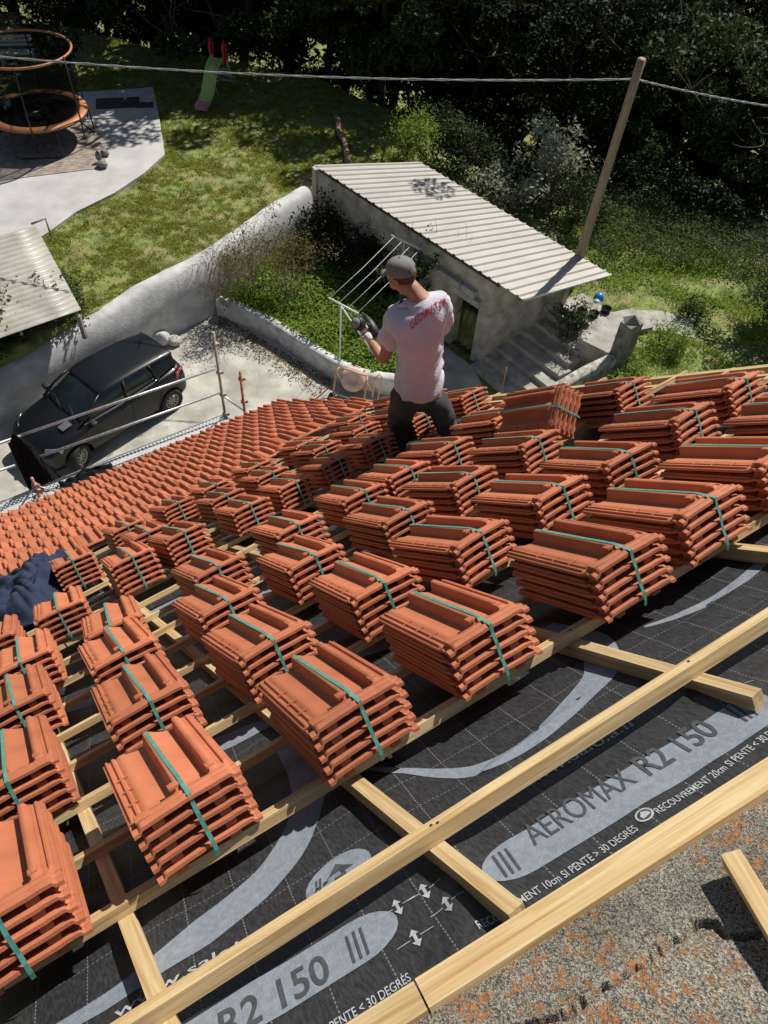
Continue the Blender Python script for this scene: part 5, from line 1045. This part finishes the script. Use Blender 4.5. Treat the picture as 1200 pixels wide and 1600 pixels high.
# ================================================================ PLANTS
DK = leafmat('dark_leaf', (.016, .029, .010), .5, .22); MD = leafmat('mid_leaf', (.045, .072, .020), .5, .25); BR = leafmat('bright_leaf', (.19, .30, .05), .45, .4); OL = leafmat('olive_leaf', (.15, .14, .055), .4, .3); SV = leafmat('silver_leaf', (.26, .29, .22), .35, .3, .4); LT = leafmat('litter', (.13, .085, .05), .5, .0, .9)
GR = leafmat('grass_blade', (.29, .335, .075), .55, .40, .6); GR2 = leafmat('meadow_blade', (.26, .38, .06), .45, .4, .6)
def limb(mb, p0, d, ln, r, depth, tips, spread=.6, up=.12, k=3):
    pts = [p0]; p = p0.copy(); dd = d.copy(); n = 5
    for i in range(n):
        dd = (dd + Vector((random.gauss(0, .13), random.gauss(0, .13), random.gauss(0, .1)+up*.4))).normalized(); p = p + dd*ln/n; pts.append(p.copy())
    mb.tube(pts, [r*(1-.45*i/n) for i in range(n+1)], 5 if r < .03 else 7, False)
    if depth == 0: tips.append(p); return
    for j in range(k):
        q = pts[random.randint(2, n)]; a = Vector((random.gauss(0, 1), random.gauss(0, 1), random.gauss(.25, .5))).normalized()
        limb(mb, q, (dd*(1-spread)+a*spread).normalized(), ln*random.uniform(.55, .8), r*.5, depth-1, tips, spread, up, k)
def proto_tree(h, rad, nleaf, m, size, seed, base=.25):
    random.seed(seed); global rng; rng = np.random.default_rng(seed)
    mb = MB(); tips = []; limb(mb, Vector((0, 0, 0)), Vector((0, 0, 1)), h*.62, .16*h/8, 3, tips, .72, .2, 4)
    trunk = mb.build('trunk', BARK)
    C = []; ncl = 85
    for i in range(ncl):
        if i < len(tips) and i % 2: c = np.array(tips[i]); 
        else:
            d = rng.normal(size=3); d /= np.linalg.norm(d); rr = rng.uniform(.45, 1)**.5; c = np.array([d[0]*rad*rr, d[1]*rad*rr, h*(base+(1-base)*.5)+d[2]*h*(1-base)*.5*rr])
        cr_ = rad*rng.uniform(.14, .30); n = int(nleaf/ncl*rng.uniform(.5, 1.5)); q = rng.normal(size=(n, 3)); q /= np.linalg.norm(q, axis=1, keepdims=True); q *= (rng.uniform(.3, 1, n)**.4)[:, None]*cr_; q[:, 2] *= .6
        C.append(c+q)
    C = np.concatenate(C); cr = leaves('crown', C, size, m, None, .5)
    return trunk, cr
PROT = [proto_tree(9.5, 3.0, 17000, DK, .125, 11), proto_tree(8.5, 3.2, 17000, MD, .125, 23), proto_tree(10.5, 2.9, 17000, DK, .12, 37)]
used = set()
def place_tree(k, x, y, z, s, rz, lab, cat='tree', group='trees in the shaded wood beyond the lawn'):
    r = empty('forest_tree', (x, y, z), rz); r.scale = (s, s, s); tag(r, lab, cat, group)
    for o in PROT[k]:
        c = o if (k not in used) else o.copy()
        if k in used: col.objects.link(c)
        c.parent = r
    used.add(k)
random.seed(5); TR_ = []
RWN = ['front', 'second', 'third', 'back']; TRW = []
for r_ in range(4):
    for i in range([15, 14, 13, 12][r_]):
        x = [-27, -29, -31, -33][r_]+[3.3, 3.9, 4.5, 5.2][r_]*i+random.uniform(-.7, .7); e_ = edge_y(x)+(2.2*sstep(1, 6, x))+2.2*(.2 < x < 5.5); TRW.append((x, e_+2.0+4.3*r_+random.uniform(-.5, 1.2), r_, i))
for x, y, r_, i in TRW:
    k = random.randint(0, 2); g = terr(x, y); kind = ['dark leafy', 'mid green spreading', 'tall dark'][k]
    s = random.uniform(.88, 1.12)*(1-.22*sstep(1, 6, x)*(r_ == 0)) * (1+.12*r_)
    place_tree(k, x, y, g-.1, s, random.uniform(0, 6.28), '%s tree, %s from the left in the %s row of the wood' % (kind, ordn[i], RWN[r_]))
# forest undergrowth reads as one mass
def scatter(name, n, region, size, m, lab, cat, hfn, upbias=.8, aspect=.5, zr=(0, .3), kind='stuff'):
    C = []; tries = 0
    while len(C) < n and tries < n*12:
        tries += 1; x = rng.uniform(region[0], region[1]); y = rng.uniform(region[2], region[3]); q = hfn(x, y)
        if q is None: continue
        z, dens = q
        if rng.random() > dens: continue
        C.append((x, y, z+rng.uniform(*zr)))
    o = leaves(name, np.array(C), size, m, None, upbias, aspect); tag(o, lab, cat, kind=kind); return o
def under(x, y):
    if y < edge_y(x)-(3.2 if x < 4 else 1.5): return None
    if x < 0.5 and y < edge_y(x)-.2: return None
    k = nz(x, y, 0, .45)+.5*nz(x, y, 3, 1.3); return terr(x, y)+max(0, .5+1.0*k), min(1, max(.1, .55+k))
scatter('undergrowth', 60000, (-25, 19, 20, 37), .07, DK, 'dark tangled undergrowth on the shaded bank beyond the lawn and shed', 'undergrowth', under, .5, .5, (0, .5))
# ---- lawn
def blades(name, n, region, hfn, m, ln, wd, lab, cat):
    C = []; 
    while len(C) < n:
        X = rng.uniform(region[0], region[1], 4000); Y = rng.uniform(region[2], region[3], 4000)
        for x, y in zip(X, Y):
            q = hfn(x, y)
            if q is not None and rng.random() < q[1]: C.append((x, y, q[0]))
            if len(C) >= n: break
    C = np.array(C); N_ = len(C); a = rng.uniform(0, 2*math.pi, N_); lean = rng.normal(size=(N_, 2))*.9; up = unit(np.stack([lean[:, 0], lean[:, 1], np.ones(N_)], 1)); s = np.stack([np.cos(a), np.sin(a), np.zeros(N_)], 1); l = (ln*rng.uniform(.5, 1.4, N_))[:, None]
    o = quads(name, C+up*l*.5, s*wd, up*l*.5, m); tag(o, lab, cat, kind='stuff'); return o
PATP = [(p_.x, p_.y) for p_ in pat]
def lawnf(x, y):
    if y > edge_y(x)+.3 or x > 2.4-.55*(y-22) or inpoly(x, y, PATP): return None
    if y < 21.9 and x > interp_wall(y)-.55: return None
    if y < 23.6 and (Vector((x, y))-SH[0]).dot(Vector((.705, .709))) < 2.7 and x > -3.3 and (y < 21.9 or x > -3.0): return None
    d = .40+1.3*nz(x, y, 0, 1.1)+1.3*nz(x, y, 2, 4.5); return terr(x, y)-.01, max(.05, min(1, d))
blades('lawn_grass', 150000, (-12.5, 3, 14.5, 33), lawnf, GR, .085, .013, 'short patchy green lawn on the terrace above the wall', 'grass')
def meadf(x, y):
    if x < 4.7 or y > edge_y(x) or (Vector((x, y))-Vector((5.6, 15.9))).dot(Vector((.8, -.6))) < 0 and y < 16.5: return None
    pth = abs((y-18.1)-.0*(x-7)); bare = .25 if abs(y-(18.4-.25*(x-7))) < .6 and x < 9 else 1
    for a in cpts:
        if (a.x-x)**2+(a.y-y)**2 < .33: return None
    d = (.5+1.1*nz(x, y, 0, 1.1))*bare; return terr(x, y)+.02*0, max(.04, min(1, d))
blades('meadow_grass', 60000, (4.7, 13, 11.5, 24), meadf, GR2, .12, .014, 'bright rough grass and weeds around the curved steps at right', 'grass')
def weedf(x, y):
    q = meadf(x, y)
    if q is None: return None
    k = nz(x, y, 7, .9); return (q[0]+.02, .9) if k > .05 else None
scatter('weed_cover', 14000, (4.7, 13, 11.5, 23), .035, BR, 'bright leafy weeds in clumps among the rough grass', 'weeds', weedf, 1.0, .6, (0, .22))
def bedl(x, y):
    if not inpoly(x, y, beds): return None
    b = .36+.16*nz(x, y, 0, 1.1)
    return b, .9
scatter('bed_ivy', 26000, (-5.4, 1, 15, 21.6), .045, BR, 'glossy green ground cover filling the bed behind the low white wall', 'ground cover', bedl, .9, .65, (.0, .34))
def litf(x, y):
    p_ = Vector((x, y)); a = Vector((-5.0, 17.3)); b = Vector((-1.7, 15.0)); d_ = (b-a).normalized(); s = (p_-a).dot(d_); o_ = (p_-a).dot(Vector((d_.y, -d_.x)))
    if s < -.2 or s > 4.0 or o_ < -.25 or o_ > 1.1: return None
    return .012, max(0, .8-o_*1.3)*(.35+max(0, nz(x, y, 0, 2)))
scatter('leaf_litter', 3000, (-6, -1, 13.5, 18), .028, LT, 'brown fallen leaves and twigs drifted along the foot of the low white wall', 'leaf litter', litf, 1.5, .6, (0, .03))
def bush(name, c, h, rad, nleaf, m, size, lab, cat, depth=2, k=4, clusters=26, spread=.6, bare=.0, group=None, r0=.022):
    random.seed(int(abs(c[0]*100+c[1]*10))); t = empty(name, c); tag(t, lab, cat, group); mb = MB(); tips = []
    for i in range(5): a = random.uniform(0, 6.28); limb(mb, Vector((.08*math.cos(a), .08*math.sin(a), 0)), Vector((.45*math.cos(a), .45*math.sin(a), 1)).normalized(), h*.6, r0, depth, tips, spread, .15, k)
    mb.build('stems', TWIG if bare else BARK, t); C = []
    for i in range(clusters):
        if tips and i % 3: q0 = np.array(random.choice(tips))
        else: d = rng.normal(size=3); d /= np.linalg.norm(d); q0 = np.array([d[0]*rad*.8, d[1]*rad*.8, h*.5+d[2]*h*.42])
        n = int(nleaf/clusters*rng.uniform(.4, 1.6)); C.append(q0+rng.normal(size=(n, 3))*rad*.20)
    C = np.concatenate(C); C[:, 2] = np.abs(C[:, 2]); leaves('foliage', C, size, m, t, .6, .5); return t
bush('silver_shrub', (3.9, 23.4, .6), 2.7, .95, 3600, SV, .075, 'pale silvery leaved shrub standing behind the metal shed roof', 'shrub', clusters=34)
bush('shrub', (5.2, 22.3, .8), 1.8, .9, 2600, MD, .06, 'green bush right of the silvery shrub near the pole', 'shrub')
bush('shrub', (1.6, 25.2, 1.0), 1.4, 1.1, 2600, MD, .06, 'dark green bush directly behind the far corner of the shed roof', 'shrub')
bush('shrub', (-.3, 25.4, 1.3), 1.3, 1.1, 2600, BR, .05, 'bright green bush on the bank at the end of the lawn', 'shrub')
bush('small_tree', (10.3, 17.7, .95), 3.0, .85, 9000, leafmat('greygreen_leaf', (.12, .15, .08), .4, .2), .055, 'small grey green leaved tree casting shade at the right edge', 'tree', depth=3, clusters=60, r0=.04)
bush('olive_shrub', (-4.15, 18.0, .35), 2.1, .75, 2800, OL, .034, 'straggly olive brown shrub with thin bare twigs against the tall wall', 'shrub', depth=3, clusters=34, bare=1)
bush('arching_shrub', (-3.1, 18.1, .35), 1.7, .9, 2000, OL, .034, 'arching half bare shrub beside the straggly one in the bed', 'shrub', depth=3, k=3, clusters=24, bare=1)
bush('leaning_shrub', (-4.75, 17.6, .3), 1.7, .6, 260, OL, .035, 'almost bare twiggy shrub leaning out over the low white wall', 'shrub', depth=3, clusters=12, bare=1)
bush('shrub', (-2.3, 20.6, .3), 1.5, 1.0, 4200, DK, .06, 'dark ivy bush in the shaded corner where wall meets shed', 'shrub', clusters=34)
bush('shrub', (-.9, 19.3, .3), 1.3, 1.0, 4200, DK, .06, 'dark leafy bush along the foot of the shed front wall', 'shrub', clusters=34)
bush('climbing_plant', (.45, 18.7, .4), 2.3, .5, 2400, MD, .06, 'leafy climber hanging over the shed wall just left of the doorway', 'climber', clusters=26)
bush('shrub', (4.5, 16.9, .75), .9, .5, 1300, MD, .04, 'weedy shrub at the foot of the shed end wall by the steps', 'shrub')
bush('shrub', (7.0, 16.5, .85), .7, .5, 1300, BR, .04, 'low leafy clump inside the bend of the curved steps', 'shrub')
bush('shrub', (5.9, 15.4, .8), .5, .22, 420, BR, .04, 'small bright weed growing by the foot of the pillar', 'shrub')
bush('shrub', (8.0, 17.9, .9), .6, .5, 900, MD, .04, 'low green clump on the far side of the curved steps', 'shrub')
bush('hedge', (-9.6, 14.0, 1.45), 1.0, 1.0, 6500, MD, .05, 'clipped green hedge bulging over the wall at far left', 'hedge', clusters=60)
bush('hedge', (-8.35, 15.1, 1.45), .85, .7, 4200, MD, .05, 'green hedge between lean-to roof and wall, right of the bulging one', 'hedge', clusters=40)
# right bank creeping greenery in shade
def bank(x, y):
    if x < 5.5 or y < 20.3 or y > edge_y(x): return None
    return terr(x, y)+.15+.35*max(0, nz(x, y, 2, .8)+.3), .9
scatter('bank_cover', 24000, (5.5, 16, 20.3, 25), .045, MD, 'low leafy cover on the shaded slope behind the small tree', 'ground cover', bank, .9, .5, (0, .25))
# log border, bench in the shade
a, b = at(523, 178, 1.6), at(549, 262, 1.6); pts = [a.lerp(b, k/7)+Vector((.06*math.sin(k*1.9), 0, .03*math.sin(k*2.7))) for k in range(8)]
m = MB(); m.tube(pts, [.09, .10, .085, .095, .10, .09, .10, .095], 10); tag(m.build('log', mat('old_log', (.28, .20, .14), .95, .3, 12, .7, 30)), 'long weathered log lying on the grass bank behind the shed', 'log')
t = empty('garden_bench', (at(30, 98, 1.6).x, at(30, 98, 1.6).y, 1.5), .3); tag(t, 'pale slatted garden bench in the shade behind the trampoline', 'bench')
for k in range(5): m = MB(); m.box((0, -.22+.11*k, .45), (1.2, .085, .025)); m.build('slat', WHITEP, t)
for k in range(3): m = MB(); m.box((0, .30, .60+.13*k), (1.2, .025, .09)); m.build('back_slat', WHITEP, t)
for sx_ in (-.52, .52):
    for sy_ in (-.2, .26): m = MB(); m.box((sx_, sy_, .22), (.05, .05, .45)); m.build('leg', WHITEP, t)
